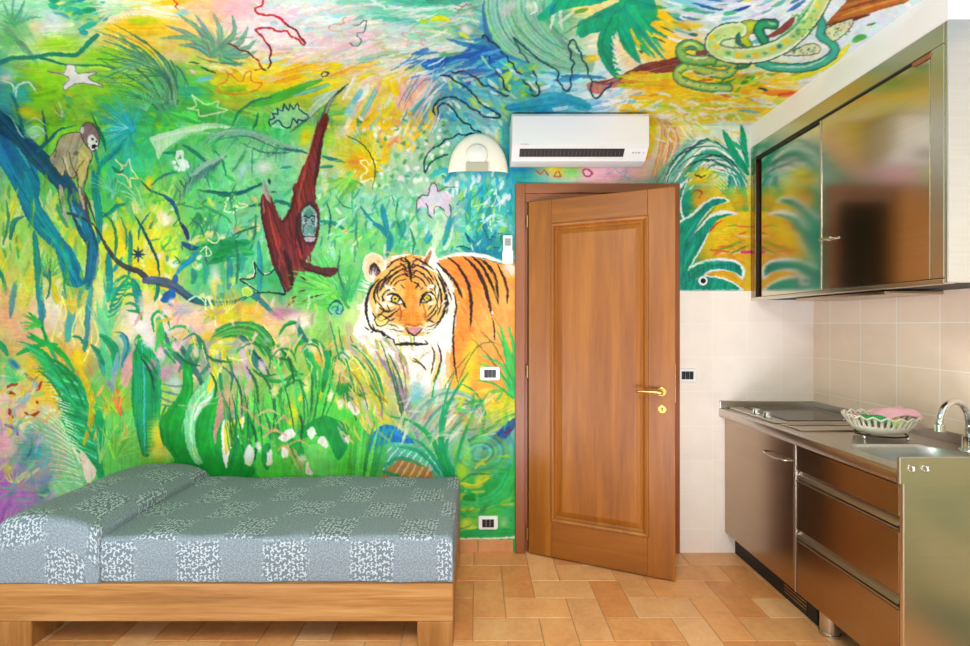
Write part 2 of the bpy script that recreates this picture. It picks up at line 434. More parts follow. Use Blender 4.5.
# star bird
p('e6e2de', '47,71 63,73 66,65 70,64 75,66 77,73 97,72 88,78 103,86 78,83 65,90 63,86 68,77', 1, 0, 0, '8c7a74', 1.1)
b('d4d048', 68, 97, 5, 9, 10); b('e0d870', 116, 82, 14, 3, 10); b('38b0a8', 22, 92, 12, 13); s('c8e8e0', 2, '16,98 17,86 28,82 36,92', 2); s('d0e8e0', 1.6, '0,80 12,84 14,92', 2); b('c8c4ac', 6, 78, 12, 7)
for i in range(12): s(jit('3c9c68', .06), 1.4, pol(110 + i * 3, 76 + i * 2, 170 + i, 22, -12), 1, .7)
# leafy palm, centre left
b('80b494', 214, 50, 24, 10, 12, .9)
for q in ('214,54 192,36 165,25', '212,52 190,38 160,38', '214,52 200,32 191,20', '216,50 208,34 195,14', '219,48 220,30 213,13', '222,46 234,32 232,15', '226,50 240,42 248,26', '228,54 246,48 257,38', '226,56 244,56 258,50', '222,58 236,64 246,62', '210,54 196,46 178,45', '212,54 204,34 178,14'):
    s(jit('6c9c84', .05), 8, q, 1, .95); s('8cbc98', 2.4, q, 1, .6)
s('4c7c68', 1.6, '196,56 214,62 242,64', 2, .8)
s('2a6c48', 1.6, '188,62 199,63', 2); s('2a6c48', 2, '200,67 216,73', 2); b('70c0d4', 204, 79, 13, 4, -12, .95); b('ecd8e0', 192, 71, 5, 2, 30)
b('3aac88', 190, 92, 22, 9); b('f6cc10', 262, 80, 34, 12, -14, .95); b('f4b820', 284, 74, 26, 5, -22); b('90c81c', 236, 90, 20, 6, -4)
l('e08a30', 1.2, '226,72 233,76 238,81 243,80 245,73 251,71 250,78 253,82 262,83 257,89 246,93 233,94 217,91 218,85 226,81 228,74')
for q in ('263,-3 262,5 255,8 257,13 266,15 272,15 280,18 287,25 296,30 300,37 305,42 303,45 298,39 290,36 287,31 278,31 270,28 260,28 255,30 262,36 266,43 270,47 271,53 269,58 271,62 268,68',):
    l('c42c3c', 1.9, q); l('6a2438', .9, '287,25 296,30 300,37 304,42'); l('6a2438', 1.6, '266,43 271,50 269,58 271,62 268,68')
l('7c3040', 1.8, '227,43 235,46 240,50 248,52 253,57 258,60 260,66 265,70'); l('d8642c', 1.4, '258,60 261,68 254,70')
# pink and teal sky
for x, y, c, L, w, an in ((275, 12, 'f0c8d0', 44, 7, -6), (320, 42, 'eec0c8', 80, 9, 32), (335, 54, 'eab4b8', 70, 8, 24), (300, 62, 'eec8b8', 60, 7, 20), (296, 40, 'f4e8ea', 60, 8, 4), (335, 17, '8cd4d4', 22, 4, 6), (310, 29, 'a0dcdc', 16, 4, 0), (274, 23, 'a8dcd8', 8, 4, 0), (356, 43, '84ccc8', 20, 3, 4), (272, 60, 'b8e0e0', 26, 5, 10),
                         (370, 8, '84ccb8', 70, 12, -10), (395, 20, '5cb8a4', 50, 8, -14), (350, 12, 'a0dcc8', 40, 8, 0), (385, 54, '8cbca4', 60, 6, 10), (372, 60, '70a890', 34, 3, 14), (410, 62, 'd8dcd8', 60, 7, 8), (380, 38, '98c8a0', 24, 5, 6), (400, 30, 'b8e0dc', 44, 6, -12),
                         (420, 5, '40b090', 50, 6, -12), (440, 2, '48a888', 60, 6, -4), (405, 9, 'd4ece8', 36, 4, -12), (375, 2, 'd8f0e0', 26, 3, -35), (445, 48, 'e4dcd8', 60, 8, 6), (410, 46, 'f0e0dc', 50, 8, 2), (395, 68, 'f0d8d4', 60, 8, 18), (430, 36, '8cc8a8', 44, 5, -6),
                         (465, 28, '98bc98', 40, 9, -24), (470, 14, 'a0c0a4', 30, 9, -60), (430, 72, 'f0e8e4', 40, 6, 20)):
    s(jit(c, .03), w, pol(x - L / 2 * math.cos(math.radians(an)), y + L / 2 * math.sin(math.radians(an)), an, L, 8), 2, .75)
dabs((330, 2, 470, 66), 90, 'f0e4e0 b4dcd0 7cc4b0 e8c8c8 d0ece4', 26, 2.6, 8, 14, .6)
dabs((255, 4, 350, 66), 60, 'f4e8ea f0ccd0 b8e0e0 f0dcd8', 26, 3, 14, 14, .6)
for x, y, L, w, c in ((275, 84, 60, 9, 'f6cc10'), (300, 70, 50, 6, 'f4b020'), (330, 66, 28, 6, 'f4d010'), (350, 72, 50, 7, 'f0b450'), (316, 80, 44, 5, 'f4d414'), (372, 78, 26, 6, 'f0c8b0'), (360, 66, 30, 4, 'eeb0a0'), (292, 78, 40, 5, 'f0a828')):
    s(c, w, pol(x - L / 2, y + 5, 14, L, 4), 2, .9)
dabs((265, 60, 370, 84), 40, 'f6d010 f4b828 f0c8a0 f6dc40 c8d098', 20, 3, 16, 10, .8)
for x, y, L, w, c in ((296, 92, 60, 7, '50b848'), (280, 100, 60, 8, '48b048'), (312, 90, 40, 5, '70c0a8'), (330, 94, 40, 6, 'a8c8b4')): s(c, w, pol(x - L / 2, y + 6, 16, L, 6), 2, .9)
l('c89878', 1, '328,28 332,24 340,24 344,22 342,19 346,17'); l('50706c', 1.1, '352,25 360,24 363,20 366,20 365,28 363,32 357,33 357,36 361,40 358,45 353,46 350,43'); l('d8a888', .9, '328,28 334,31 342,32 344,38')
l('46503c', 1.2, '328,74 326,76 322,76 321,74 323,72 327,72 329,73'); l('46503c', 1, '326,72 328,74')
# slanting strokes of yellow, pink and blue below the sky
for i in range(46):
    x = rng.uniform(350, 432); y = rng.uniform(86, 132)
    c = ['f4cc10', 'f4d040', 'f0c0b8', '78c4bc', 'f0ead8', 'f4c818', 'a0d0c8', 'e8a898'][rng.randint(8)]
    s(c, rng.uniform(4, 8), pol(x - 8, y + 14, 60, rng.uniform(20, 36), 5), 2, .85)
p('f0b4b0', '398,84 430,72 424,92 410,110 396,108', .8); s('b87878', 1, '404,108 414,90 428,76', 2); s('a0707c', .8, '398,106 406,90 418,82', 2)
s('f4d414', 9, '392,78 394,88 398,96', 2); s('f0f0ec', 9, '356,100 364,92 368,84', 2, .8); s('80c8e0', 5, '352,104 358,96 362,88', 2)
# teal swirl, centre
for i in range(34):
    k = i / 33
    s(jit(['8cc4a4', '70b490', 'a8ccb0', '5ca488', '98c8b8'][i % 5], .04), 5, [(482 + 62 * k, -6), (486 + 58 * k, 22 - 6 * k), (506 + 48 * k, 50 - 18 * k), (545 + 30 * k, 66 - 12 * k), (592 + 4 * k, 72 - 16 * k)], 2, .7)
for q in ('520,2 526,18 544,38 572,52', '508,-2 514,22 536,46 566,62', '496,4 506,34 532,56 570,70', '540,-4 546,16 560,34 584,50'): s('4c9878', 1.8, q, 2, .8)
for q in ('533,0 536,10 530,14', '558,24 572,12 576,2', '550,30 554,12 558,2', '562,30 560,14 564,4'): s('e0e8dc', 3, q, 2, .7)
b('d8c8d4', 508, 8, 14, 8, -50, .6); b('e8e0d0', 530, 6, 8, 5, 40, .6)
for q in ('452,2 462,6 474,2', '454,8 464,10 478,6', '458,12 466,4 476,8'): l('8c7870', 1.2, q, .8)
s('d0d81c', 6, '430,20 440,18 450,20', 2); s('b0d030', 5, '420,20 428,22', 2); b('e8ecdc', 466, 30, 8, 6, 40, .8); s('d0d848', 4, '458,32 470,38', 2)
l('e09898', 1, '402,33 410,31 413,26 415,32 422,33 418,37 426,40 420,42 424,46 414,42 406,46 408,39 402,34', .8)
# blue horn of water
b('40b0d0', 500, 62, 18, 10, 10, .9); b('68c0c8', 470, 78, 30, 14, 10, .7)
p('2070b4', '420,62 436,58 462,54 484,48 498,46 500,54 480,58 452,64 428,70'); s('3080b8', 8, '446,38 468,45 494,49', 3); s('3a78a8', 8, '496,52 488,36 483,10 484,0', 1, .9); s('1c5ca8', 6, '426,64 456,58 488,51', 2); s('1860a0', 5, '470,44 482,48 492,50', 2)
s('3c90c4', 6, '498,52 512,58 534,64', 1, .9); s('2468ac', 6, '462,88 474,78 486,74', 2, .9)
for i in range(12): s(jit(['98a4b4', 'b4bcc4', '7c98ac', '3c88b8', '6ab4c0', 'd0c4c8'][i % 6], .04), 3.2, [(420 - i * 2 + 8, 124 - i), (428 + i, 92 - i), (452 + i, 72 + i * .8), (486, 66 + i * .8)], 2, .8)
for q in ('424,118 428,98 438,84', '436,108 442,90 452,80', '428,100 436,84 450,74'): s('7c8490', 1, q, 2, .8)
dabs((440, 76, 505, 130), 60, '48b0d0 80c8c8 a8d8c8 d8ecec 2890c0 b0d060', 12, 4, -50, 30, .75)
dabs((500, 64, 545, 98), 26, '88c840 a8d038 58b878 b8dc60 40b0a0', 12, 5, 30, 25, .85)
dabs((540, 74, 600, 112), 50, '60c0d8 a8e0e8 d8f0f4 38a8c8 c8e8ec', 26, 5, 4, 14, .8)
s('1c98b8', 12, '504,108 540,104 570,100 592,108', 2, .9); s('2098b8', 9, '530,100 556,96 590,104', 2, .9); b('3a9878', 531, 92, 8, 10, 0, .9)
dabs((590, 78, 640, 110), 30, 'f0f2f0 a0d0e8 80b8d8 f0e8d8', 18, 4, 20, 30, .8)
# --- hanging palm of the ceiling
b('ecd47c', 580, 8, 26, 8, 10); s('70a840', 4, '574,12 588,9', 2); b('f0dca0', 626, 56, 10, 22, -30, .9); b('f4c820', 662, 26, 14, 30, -30, .95); b('f4cc38', 592, 58, 12, 5, -10); b('f0c428', 646, 50, 10, 14, -30)
p('10a07c', '626,0 604,8 590,16 577,24 580,38 588,34 598,32 604,28 614,20 622,12'); p('18a880', '536,18 552,2 560,-6 612,-6 600,3 570,8 556,12 546,20'); p('1488a0', '550,8 556,2 552,14 549,14')
fr('10a07c', '618,6 598,14 578,24', 8, 16, 5, (1,), 45, tipk=.8)
p('0a9c74', '614,14 602,27 597,42 599,56 607,70 617,81 625,87 620,76 613,64 612,50 614,36 620,22')
for i in range(9): s('f2efe0', 1.4, pol(611 + i * .6, 40 + i * 4, 70 - i * 4, 9, 10), 1, .9)
fr('0a9c74', '614,26 610,44 614,62 622,78', 9, 8, 3, (1,), 40)
p('0ca078', '617,8 616,24 620,42 628,54 641,64 638,54 634,40 632,20'); p('12a47c', '620,-6 648,-6 656,4 658,14 652,22 644,30 634,28 624,14')
for q in ('626,2 640,30 666,61', '624,4 636,34 656,58', '628,4 648,26 668,38', '630,2 650,16 664,20', '626,8 634,38 650,56', '630,6 650,34 664,52', '632,0 652,6 666,8'): s(jit('12a07a', .04), 9, q, 1)
for q in ('630,28 636,40 642,44', '646,30 652,36 654,34', '632,34 640,48'): s('d0cc28', 3, q, 2)
s('3a6820', 2.4, '638,50 643,53', 2); s('507c70', 1.2, '561,35 580,24 612,8', 2); s('0c7c64', 1.2, '616,10 606,28 602,48 612,70', 2, .8); s('0c7c64', 1.2, '618,10 618,32 628,50', 2, .8)
# --- sky right of the palm
for i in range(70):
    x = rng.uniform(664, 800); y = rng.uniform(-6, 46)
    c = ['e8f0f6', 'c8dcf0', '3a78b0', '90c4dc', 'f4f4ee', 'd8d4ec', '70b8d0', 'eef4fa', 'e8e0d0', '58a8a0'][rng.randint(10)]
    an = 28 - (x - 660) * .42
    s(c, rng.uniform(1.8, 4.5), pol(x - 10, y, -an, rng.uniform(14, 32), 14), 2, .85)
for x, y, L, w, c, an in ((676, 12, 20, 3, '2c74a8', -28), (704, 3, 24, 2.6, '3474a8', -12), (712, 6, 24, 2.4, '1c5c98', -10), (688, 10, 12, 4, '48a880', 8), (682, 21, 22, 4, '1c8470', -24), (676, 15, 10, 4, '58b088', 0), (740, 13, 24, 3, '2c50a0', 18), (730, 14, 16, 4, '58b890', 10), (693, 34, 9, 3, '1a7480', -6), (668, 26, 16, 2, '506820', -24), (755, 18, 16, 3, 'c8c0e8', 20), (772, 22, 9, 2, '283860', 28), (762, 0, 12, 3, 'd0c8ec', 20), (748, 2, 14, 3, 'd8e070', 14), (660, 36, 14, 2, '606020', -30), (736, 26, 8, 2, '2c6888', 10)):
    s(c, w, pol(x - L / 2, y, an, L), 2)
b('f6c418', 666, 18, 8, 16, -40, .9); b('f4bc20', 682, 26, 12, 4, 20, .9)
# --- branch and snake
p('8c5040', '620,76 632,69 644,63 662,60 684,56 684,70 666,72 650,75 642,80 630,85 620,86', 1, 1, .1, None, 1, 10); p('b87870', '586,84 602,80 618,78 622,86 608,88 600,94 590,92', .95)
for q in ('622,80 644,70 684,60', '640,76 660,68 684,66', '592,82 606,84 620,80', '628,74 650,66 680,58'): s('6c3430', 1.3, q, 2, .8)
s('b47860', 1.2, '630,80 650,70 680,64', 2, .8); s('402828', 1.4, '592,81 604,82 612,78', 2)
for i in range(130):
    x = rng.uniform(628, 830); y = rng.uniform(70, 120) + max(0, 640 - x) * .3
    if y > 130 - max(0, (x - 748)) * .8: continue
    c = ['f2b810', 'f4c41c', 'f0b010', 'f6d440', 'f4c820', 'e8a018', 'f6e080', 'c8d028'][rng.randint(8)]
    s(c, rng.uniform(3, 7), pol(x - 16, y + 2, -4, rng.uniform(20, 44), 6), 2, .9)
for i in range(18):
    s(['70b838', 'd86020', 'f0ece0', '58a860', 'e0d860'][i % 5], rng.uniform(2, 3.4), pol(rng.uniform(690, 770), rng.uniform(78, 104), rng.uniform(-14, 8), rng.uniform(8, 18)), 2, .85)
dabs((750, 66, 850, 110), 40, 'f0ece0 d8e8e0 e8e070 f4dc50 c8e0d8', 26, 4, 4, 8, .85)
s('e88a20', 7, '762,92 780,93 800,94', 2); s('d85818', 3, '776,95 796,92', 2); s('e0d8d0', 4, '750,98 776,104', 2); s('78b8b0', 3, '738,110 760,112', 2); s('a0b030', 5, '790,76 812,66 834,58', 2); s('dcdc30', 8, '792,80 830,62 850,44', 2); s('58b848', 7, '852,42 858,38 866,36', 2); s('2c4868', 2.4, '758,88 768,90', 2)
b('90b828', 742, 80, 26, 6, -4, .8); dabs((712, 74, 772, 90), 24, '68b038 a8cc28 e8c828 38904c', 9, 2.4, 10, 30)
b('e4f0f4', 856, 22, 30, 12, -30, .9); s('6c9848', 2.6, '866,25 876,23', 2)
# branch beyond
p('a86c30', '825,25 836,12 846,1 852,-8 912,-8 906,2 882,9 856,17 838,22', 1, 1, .12, None, 1, -12); s('743828', 4, '826,25 846,21 870,14', 2); s('c88c38', 3, '840,16 870,6 900,-2', 2); s('8c4c28', 2, '838,12 860,4 890,-4', 2); s('b07838', 2, '836,18 866,10 894,2', 2)
p('8c5048', '764,37 774,31 786,22 795,15 792,26 780,34 768,38')
# snake
def snake(c, e, w, q, edge='3c6c50'):
    l(edge, w + 1.6, q); l(e, w, q); l(c, w * .62, q)
snake('a8c468', '70a868', 8, '728,88 706,87 688,83 678,78 678,70 688,66 702,70 718,74 728,73 734,67 728,62 714,62'); s('d8c8a0', 2, '690,74 706,76 722,72', 2); s('e0d8a8', 3, '684,72 694,70', 2)
snake('90bc68', '60a860', 9, '712,60 694,60 682,56 681,48 690,44 700,48 701,53')
s('8c5048', 5, '698,53 712,51', 0); s('4c8c58', 2, '684,48 692,46 698,50', 2); s('d8e0b8', 2.4, '686,56 694,58 708,57', 2)
snake('4cb498', '3ca088', 8, '758,62 776,67 806,67 826,60 835,50 830,42 820,35 822,26 818,16', '305c54'); s('a8dcc8', 2, '770,66 806,66 828,56', 2)
p('dce0b8', '784,55 796,49 812,43 820,48 818,53 806,55', 1, 1, .05, '5c6848', .9); dots((790, 47, 818, 54), 22, '2c6c54 3c8060 5c8850', 1.2); p('d4dcb0', '826,28 840,22 853,19 850,28 842,36 832,41 827,36', 1, 1, .05, '4c6048', .9); dots((828, 22, 850, 36), 24, '388060 58a070 a87848', 1.2)
snake('bcc838', '98b848', 13, '745,45 741,36 746,27 756,27', '28584c'); b('e0c018', 746, 34, 5, 3); b('e09888', 748, 36, 3, 2)
snake('38a070', '1c7c60', 9, '764,40 758,30 762,24 774,24', '1c5048'); s('90d0a0', 3, '768,22 776,24', 2)
p('cfe0a4', '713,40 720,33 734,31 740,38 742,47 752,52 730,53 716,50', 1); snake('bcd888', 'd8e8b4', 15, '739,30 724,32 713,40 714,49 726,54 744,55 766,52 786,43 802,29 814,14 826,-8', '44685c')
s('eaeed0', 4, '722,56 746,61 770,58 790,48 806,35', 2, .9); s('7cc48c', 5, '776,38 792,28 804,12 812,0', 2, .8)
for x, y in ((712, 37), (717, 46), (738, 55), (756, 55), (772, 49), (786, 41)): b('e8c424', x, y, 4, 3, -20, .95, .4)
for x, y in ((728, 53), (748, 56), (765, 53), (780, 45), (798, 30), (803, 22), (793, 36)): b('48a878', x, y, 3.4, 2.4, 0, .8, .6)
b('2c7080', 779, 46, 4, 3); b('e0dc3c', 817, 5, 4, 5); dots((714, 34, 740, 50), 26, 'a8cc7c d8e4b0 8cb868', 1.6); dots((790, 10, 816, 36), 30, '6cb868 98cc80 48a070', 1.8); p('2c7060', '736,34 740,31 741,42 748,46 742,47 735,42', .95)
s('2c8060', 5, '734,68 746,66 752,62', 2)
# --- around the air conditioner and the lamp
s('f4f0e0', 6, '648,108 668,104 690,118 704,130', 2); s('dce030', 6, '644,108 662,104 676,110', 2, .95); s('c8d838', 4, '652,104 676,108', 2)
b('f0d8b8', 668, 132, 16, 26, 10, .8)
for i in range(14): s(jit(['e8a070', 'f0b890', 'e09060', 'a8b890'][i % 4], .04), 3, [(654 + i * .4, 116), (662 + i, 126), (660 + i * 1.6, 148), (652 + i * 1.6, 176)], 2, .9)
for q in ('656,116 676,122 690,142', '654,114 680,118 696,134', '660,114 684,122 694,140'): s('f4f0e8', 1.6, q, 2, .9)
s('e0c428', 7, '652,118 651,142 644,158 634,166', 2); s('f0b818', 5, '650,150 640,164', 2)
for i in range(16): s(jit(['90bca4', '70b0a0', 'a8ccb0', '5ca094'][i % 4], .04), 2.6, [(650 + i * 1.4, 186), (664 + i * 1.2, 166), (676 + i, 152), (690 + i * .8, 136 + i * .4)], 2, .85)
b('f2b8c0', 612, 172, 42, 12, 0, .95); b('f0c0b0', 640, 172, 12, 8); b('d8d040', 556, 170, 14, 6, 10, .9); b('30a090', 520, 176, 14, 9, 0, .8); b('80c870', 572, 172, 14, 8); b('1c90b0', 518, 168, 12, 8)
l('c06028', 1.4, '536,170 540,174 544,170 548,175'); l('c06028', 1.4, '556,172 554,176 560,176 558,171'); l('a83c70', 1.6, '589,176 584,175 583,170 588,169 592,173 589,176')
l('88b8c0', 1, '606,174 612,172 615,168 619,173 626,170 624,176 630,178 620,179')
b('eef2e8', 712, 158, 40, 30, 0, .85)
for i in range(46):
    k = rng.uniform(0, 1); c = ['58b8a4', 'd8f0e8', '2c6c70', '8ccab4', 'f6f8f2', '3c8c80', 'a8d8c0', '30a080', 'f0f4ec'][rng.randint(9)]
    x0, y0 = 664 + 34 * k, 186 - 6 * k; top = 138 + 34 * k; x1, y1 = 748 - 30 * k * rng.uniform(0, 1), 172 + 22 * k
    s(c, rng.uniform(1.2, 3.4), [(x0, y0), (x0 + 10, (y0 + top) / 2 + 2), ((x0 + x1) / 2 - 4, top), ((x0 + x1) / 2 + 18, top + 7), (x1, y1)], 2, .9)
for q in ('664,178 676,158 694,148 716,146', '672,176 686,160 706,154 726,160 738,174', '680,172 694,162 712,160 728,170', '690,166 708,156 728,158 744,178', '668,166 684,150 706,142'): s('304c50', 1.3, q, 2, .9)
b('f2c828', 700, 178, 16, 9, -10, .95); b('e8dc28', 706, 172, 12, 5, 0, .9); dabs((686, 166, 722, 190), 14, 'f0a828 e8e040 f4f0d0 d8a030 a8c040', 9, 2, 20, 30, .85); s('5c5020', 1.8, '694,174 702,177 706,174', 2); b('f2f4ee', 736, 132, 10, 8)
for i in range(10): s(jit('28b088', .05), 3, pol(747 - i * 1.2, 210, 94 + i * 3, 50 - i * 2, 24), 1, .75)
p('14a47c', '722,129 728,134 734,146 742,158 748,168 748,176 736,162 727,148'); p('14a47c', '740,124 745,132 747,146 749,168 743,156 740,140'); s('4c6060', 1, '738,138 742,150 746,156', 2)
s('28b48c', 4, '730,140 742,150', 2)
# --- big leaves beside the door
b('eec41c', 722, 230, 40, 44, 0, .95); b('e89c30', 736, 250, 20, 20, 30, .7); b('f0a838', 700, 200, 12, 14); b('e8b824', 738, 200, 14, 14)
for i in range(14): s(['f0c8a0', 'd86828', '78b040', '589838', 'f0d848', 'e87858'][i % 6], 2.2, pol(rng.uniform(706, 740), rng.uniform(224, 258), rng.uniform(-10, 26), rng.uniform(10, 22)), 2, .85)
s('d04028', 2, '700,240 714,226 722,220', 2); s('c83c90', 3, '742,252 752,252', 0); s('a86020', 1.6, '690,196 696,190 702,192 698,198', 2)
for q in ('676,224 678,190 682,182 688,178 684,190 681,206 684,220', '676,268 677,226 692,213 705,201 718,196 730,201 714,206 704,217 693,236', '676,290 676,262 690,236 700,225 712,213 724,210 738,214 722,217 711,228 702,248 692,264', '676,290 677,280 690,266 712,258 736,260 745,270 742,280 734,272 714,271 700,280', '676,293 700,276 722,277 738,285 744,290 744,293'):
    p('eef4ec', q, 1); 
for q in ('676,222 679,191 683,185 686,181 682,193 679,208 682,219', '676,266 677,228 693,215 706,203 718,198 727,201 712,207 702,218 691,236', '676,290 676,264 691,238 701,227 713,216 734,214 720,218 709,229 700,248 690,265', '676,290 678,281 691,268 712,261 735,262 742,270 741,276 733,271 713,269 698,278', '676,293 700,278 722,279 738,287 741,293'):
    p('12987f', q, 1, 1, .1)
for q in ('680,262 694,232 716,206', '680,282 698,246 718,218', '682,286 704,268 736,264', '690,222 706,206', '684,250 688,232'): s('1c806c', 2, q, 2, .7)
for q in ('682,268 696,240', '700,262 722,262', '684,240 698,218'): s('40b8a0', 2, q, 2, .7)
s('e8f4ee', 3, '676,291 700,291 740,291', 0, .7); s('e0a030', 5, '706,274 728,274 738,280', 2, .8)
# --- forest, far: pale vertical light
dabs((-10, 190, 60, 300), 60, 'c8dc70 a0d068 e0e090 f0ecc8 78c070 e8d840', 16.12, 6.3, 88, 32.4, 0.63)
dabs((60, 200, 160, 300), 70, 'e0d830 a8d048 80c860 f0d820 f0e0b8 68b870 d8e890', 14.88, 6.3, 85, 35.6, 0.63)
dabs((150, 195, 260, 300), 90, 'd8dc50 f0ece0 68b878 a0d070 e8d0b8 48a870 f0d890 58b890', 9.92, 5.25, 80, 66, 0.675)
dabs((300, 170, 420, 290), 150, '88cc98 a8d8b8 70c080 b8dce0 d8ecd0 58b888 90d070 a0d0d8', 9.3, 4.725, 70, 80, 0.63)
dabs((400, 175, 515, 262), 130, '58b8b0 90d0c0 c8e4dc 38a8a8 70c8a0 a8d8a0 b8e0e0 48b088', 9.3, 4.725, 70, 80, 0.675)
dabs((170, 120, 300, 200), 90, '60c070 48b060 80d090 58c080 98d898 40b070 a0dca8', 12.4, 5.25, 20, 80, 0.63)
dabs((60, 95, 170, 200), 70, '58c050 80cc30 48b870 68c840 38b088 a0d038', 12.4, 4.2, 140, 74, 0.63)
dots((352, 118, 450, 190), 150, '58a868 e4ece0 78b888 f0f0e4 4c9c60 b8d8b0 90c8a8', 3.2); dots((380, 112, 420, 150), 26, 'f0c428 f0a878 f4d850', 4)
s('f0b820', 9, '384,164 386,150 390,144', 2, .9); s('f0a070', 4, '388,146 398,136', 2); s('f0c828', 8, '360,128 372,118 378,110', 2, .9)
b('90d868', 305, 132, 20, 16, 0, .7); b('e8d010', 306, 136, 8, 13, 20, .9); b('b0d838', 330, 138, 8, 14, 10, .8); b('e4d8d8', 343, 132, 12, 8, -30, .7); b('a0d8dc', 350, 112, 8, 8, 0, .7)
# dark drips near lamp
for q in ('430,176 444,170 450,178', '476,176 470,200 462,214', '484,182 480,210 474,226', '498,190 494,210', '510,188 510,216'): s(jit('2ca4b4', .05), 6, q, 2, .75)
dabs((440, 172, 515, 200), 40, 'd8ecf0 48b0c8 88d0d0 30a0b8 f0f4f4 80c890', 9, 4, 80, 30, .8)
for q in ('482,196 478,228 474,238', '492,200 486,220', '470,200 466,226'): s('20988c', 5, q, 2, .8)
dabs((470, 200, 500, 232), 24, '70d0a0 a8d860 38b090 d8f0d0', 14, 1.6, 50, 50, .9)
# --- deep blue-green trunks
p('0f8098', '-30,96 0,122 12,136 25,150 36,166 40,184 39,200 46,214 61,236 76,256 84,284 66,284 55,252 40,236 25,216 17,196 8,178 -6,160 -30,150', 1, 1, .12, None, 1, 60)
s('2a74a0', 10, '2,132 14,160 26,182', 2, .8); s('1098a0', 9, '24,170 34,202 56,236 70,262', 2, .8); s('14a498', 5, '40,226 60,246 72,272', 2, .9); s('2c88b8', 7, '-4,140 4,158 12,176', 2, .7); s('58b8b0', 3, '12,138 20,150 30,168', 2, .8)
p('1f5c74', '-30,92 2,112 15,122 36,143 60,166 72,180 82,197 88,216 94,232 98,246 96,262 90,286 84,286 86,262 86,246 78,232 68,206 57,190 48,180 28,160 12,142 -30,112', 1, 1, .1, None, 1, 50)
s('4c5c74', 6, '72,186 80,204 86,224', 2, .8); s('1488a0', 8, '74,206 84,226 92,242', 2, .8); s('187898', 9, '92,240 92,262 87,290', 2, .9); s('2c6c98', 6, '97,246 95,270 90,286', 2, .6); s('a8d8e0', 3, '70,200 76,216 82,226', 2, .6)
s('128c88', 8, '93,170 96,196 99,220 98,244', 2); s('128c80', 5, '96,188 99,168 106,159 118,150 124,138', 2); s('128a78', 4, '100,218 110,212 116,206 126,204', 2); s('108878', 3, '98,164 95,152 93,144', 2)
s('1c8c84', 8, '34,230 37,262 40,300 42,330', 2); s('1c8078', 5, '24,216 14,222 10,240', 2); s('28906c', 4, '-2,268 4,282 6,296', 2); s('148c88', 8, '108,252 109,280 108,300', 2); s('188a80', 5, '130,230 130,262 128,276', 2); s('20908c', 4, '112,272 118,264 122,256', 2); s('308c70', 4, '68,228 60,214 56,204', 2, .8)
s('188088', 9, '132,278 138,296 142,316', 2); s('148878', 4, '158,276 157,292 154,302', 2)
s('1c6470', 2.8, '42,110 45,130 47,144', 2); s('1c6c78', 4.4, '38,150 50,139 58,130 68,127 76,125', 1); s('1c7878', 4, '10,92 16,104 22,126 28,138', 2)
b('d8d414', 26, 112, 12, 7, 10, .95); b('e0cc20', 36, 116, 8, 5); b('a8dcb4', 34, 132, 12, 10, 0, .8)
for q in ('26,122 36,118 46,126', '28,130 38,126 46,134', '30,138 40,134', '58,100 62,112 60,120', '52,108 60,116 66,114', '12,118 18,130 24,138'): s('c0e4c8', 1.8, q, 2, .8)
for q in ('52,100 58,112 64,124', '56,116 62,108', '58,122 66,118'): s('7c9058', 1.2, q, 2, .8)
# cyan palm
fan('34b0b4', 134, 130, 118, 222, 14, 30, 50, 3, 8, .85); fan('48b8c0', 132, 130, 60, 130, 7, 24, 36, 3, 0, .7); fan('40a8a0', 130, 134, 200, 290, 8, 20, 34, 3, 10, .7); fan('88dcd0', 128, 128, 140, 200, 5, 22, 32, 1.4, 0, .9)
for q in ('92,114 98,130 106,150', '98,126 104,140 106,152'): s('187c58', 2, q, 2)
for i in range(9): s(jit('80d0b0', .05), 1.5, pol(112, 190 + i, 165 - i * 14, 26, 20), 1, .8)
l('e0d8a0', 1.3, '115,159 124,166 129,159 131,169 138,178 130,178 131,187 125,176 116,173 122,168 115,159'); s('20805c', 4, '112,166 118,172 124,170', 2)
fan('8cd090', 146, 110, 60, 150, 7, 10, 26, 1.4, 20, .8); b('f0cc18', 148, 184, 5, 10, 10, .9)
# grasses and marks, middle left
l('d4ecb4', 1.4, '192,95 206,104 218,101 217,107 227,110 200,116 198,110 187,108 196,106 192,95')
for q in ('232,126 238,113 254,101 272,97', '258,112 256,122 252,130'): s('2c8058', 2.8, q, 2)
p('c4e8bc', '149,138 165,132 185,127 205,123 222,124 234,128 214,128 200,131 185,136 172,144 162,152 158,160 154,146', .95); s('e4f4dc', 3, '152,140 180,132 206,128', 2, .8); s('9cdca4', 3, '170,148 190,134 222,134', 2, .8)
s('2c8c68', 4, '182,144 196,153 208,164', 2); s('2c8c68', 3, '162,153 180,152', 2)
for q in ('176,160 178,152 181,152 183,160', '172,162 176,163', '174,168 178,167'): s('eaf6ec', 4, q, 2)
p('eaf6ec', '176,160 182,158 188,161 189,167 184,171 177,171 179,166')
fr('74a48c', '180,192 188,176 204,166 224,158', 14, 12, 2.4, (1,), 60); s('98b8a0', 7, '188,178 204,168 222,160', 2, .9); fr('3c6c70', '184,188 192,178 206,170 220,163', 16, 10, 1.2, (1,), 70)
for q in ('180,194 178,206', '186,182 182,196'): s('506c78', 1.6, q, 1)
s('78a88c', 9, '204,142 226,132 252,134 276,144 300,150', 2, .9); fr('5c907c', '206,142 228,133 254,136 280,146', 12, 14, 1.8, (1,), 40); s('4c7c6c', 2, '240,142 264,152 292,152', 2); fr('a8ccb0', '250,138 268,146 290,150', 10, 7, 1.2, (1,), 60)
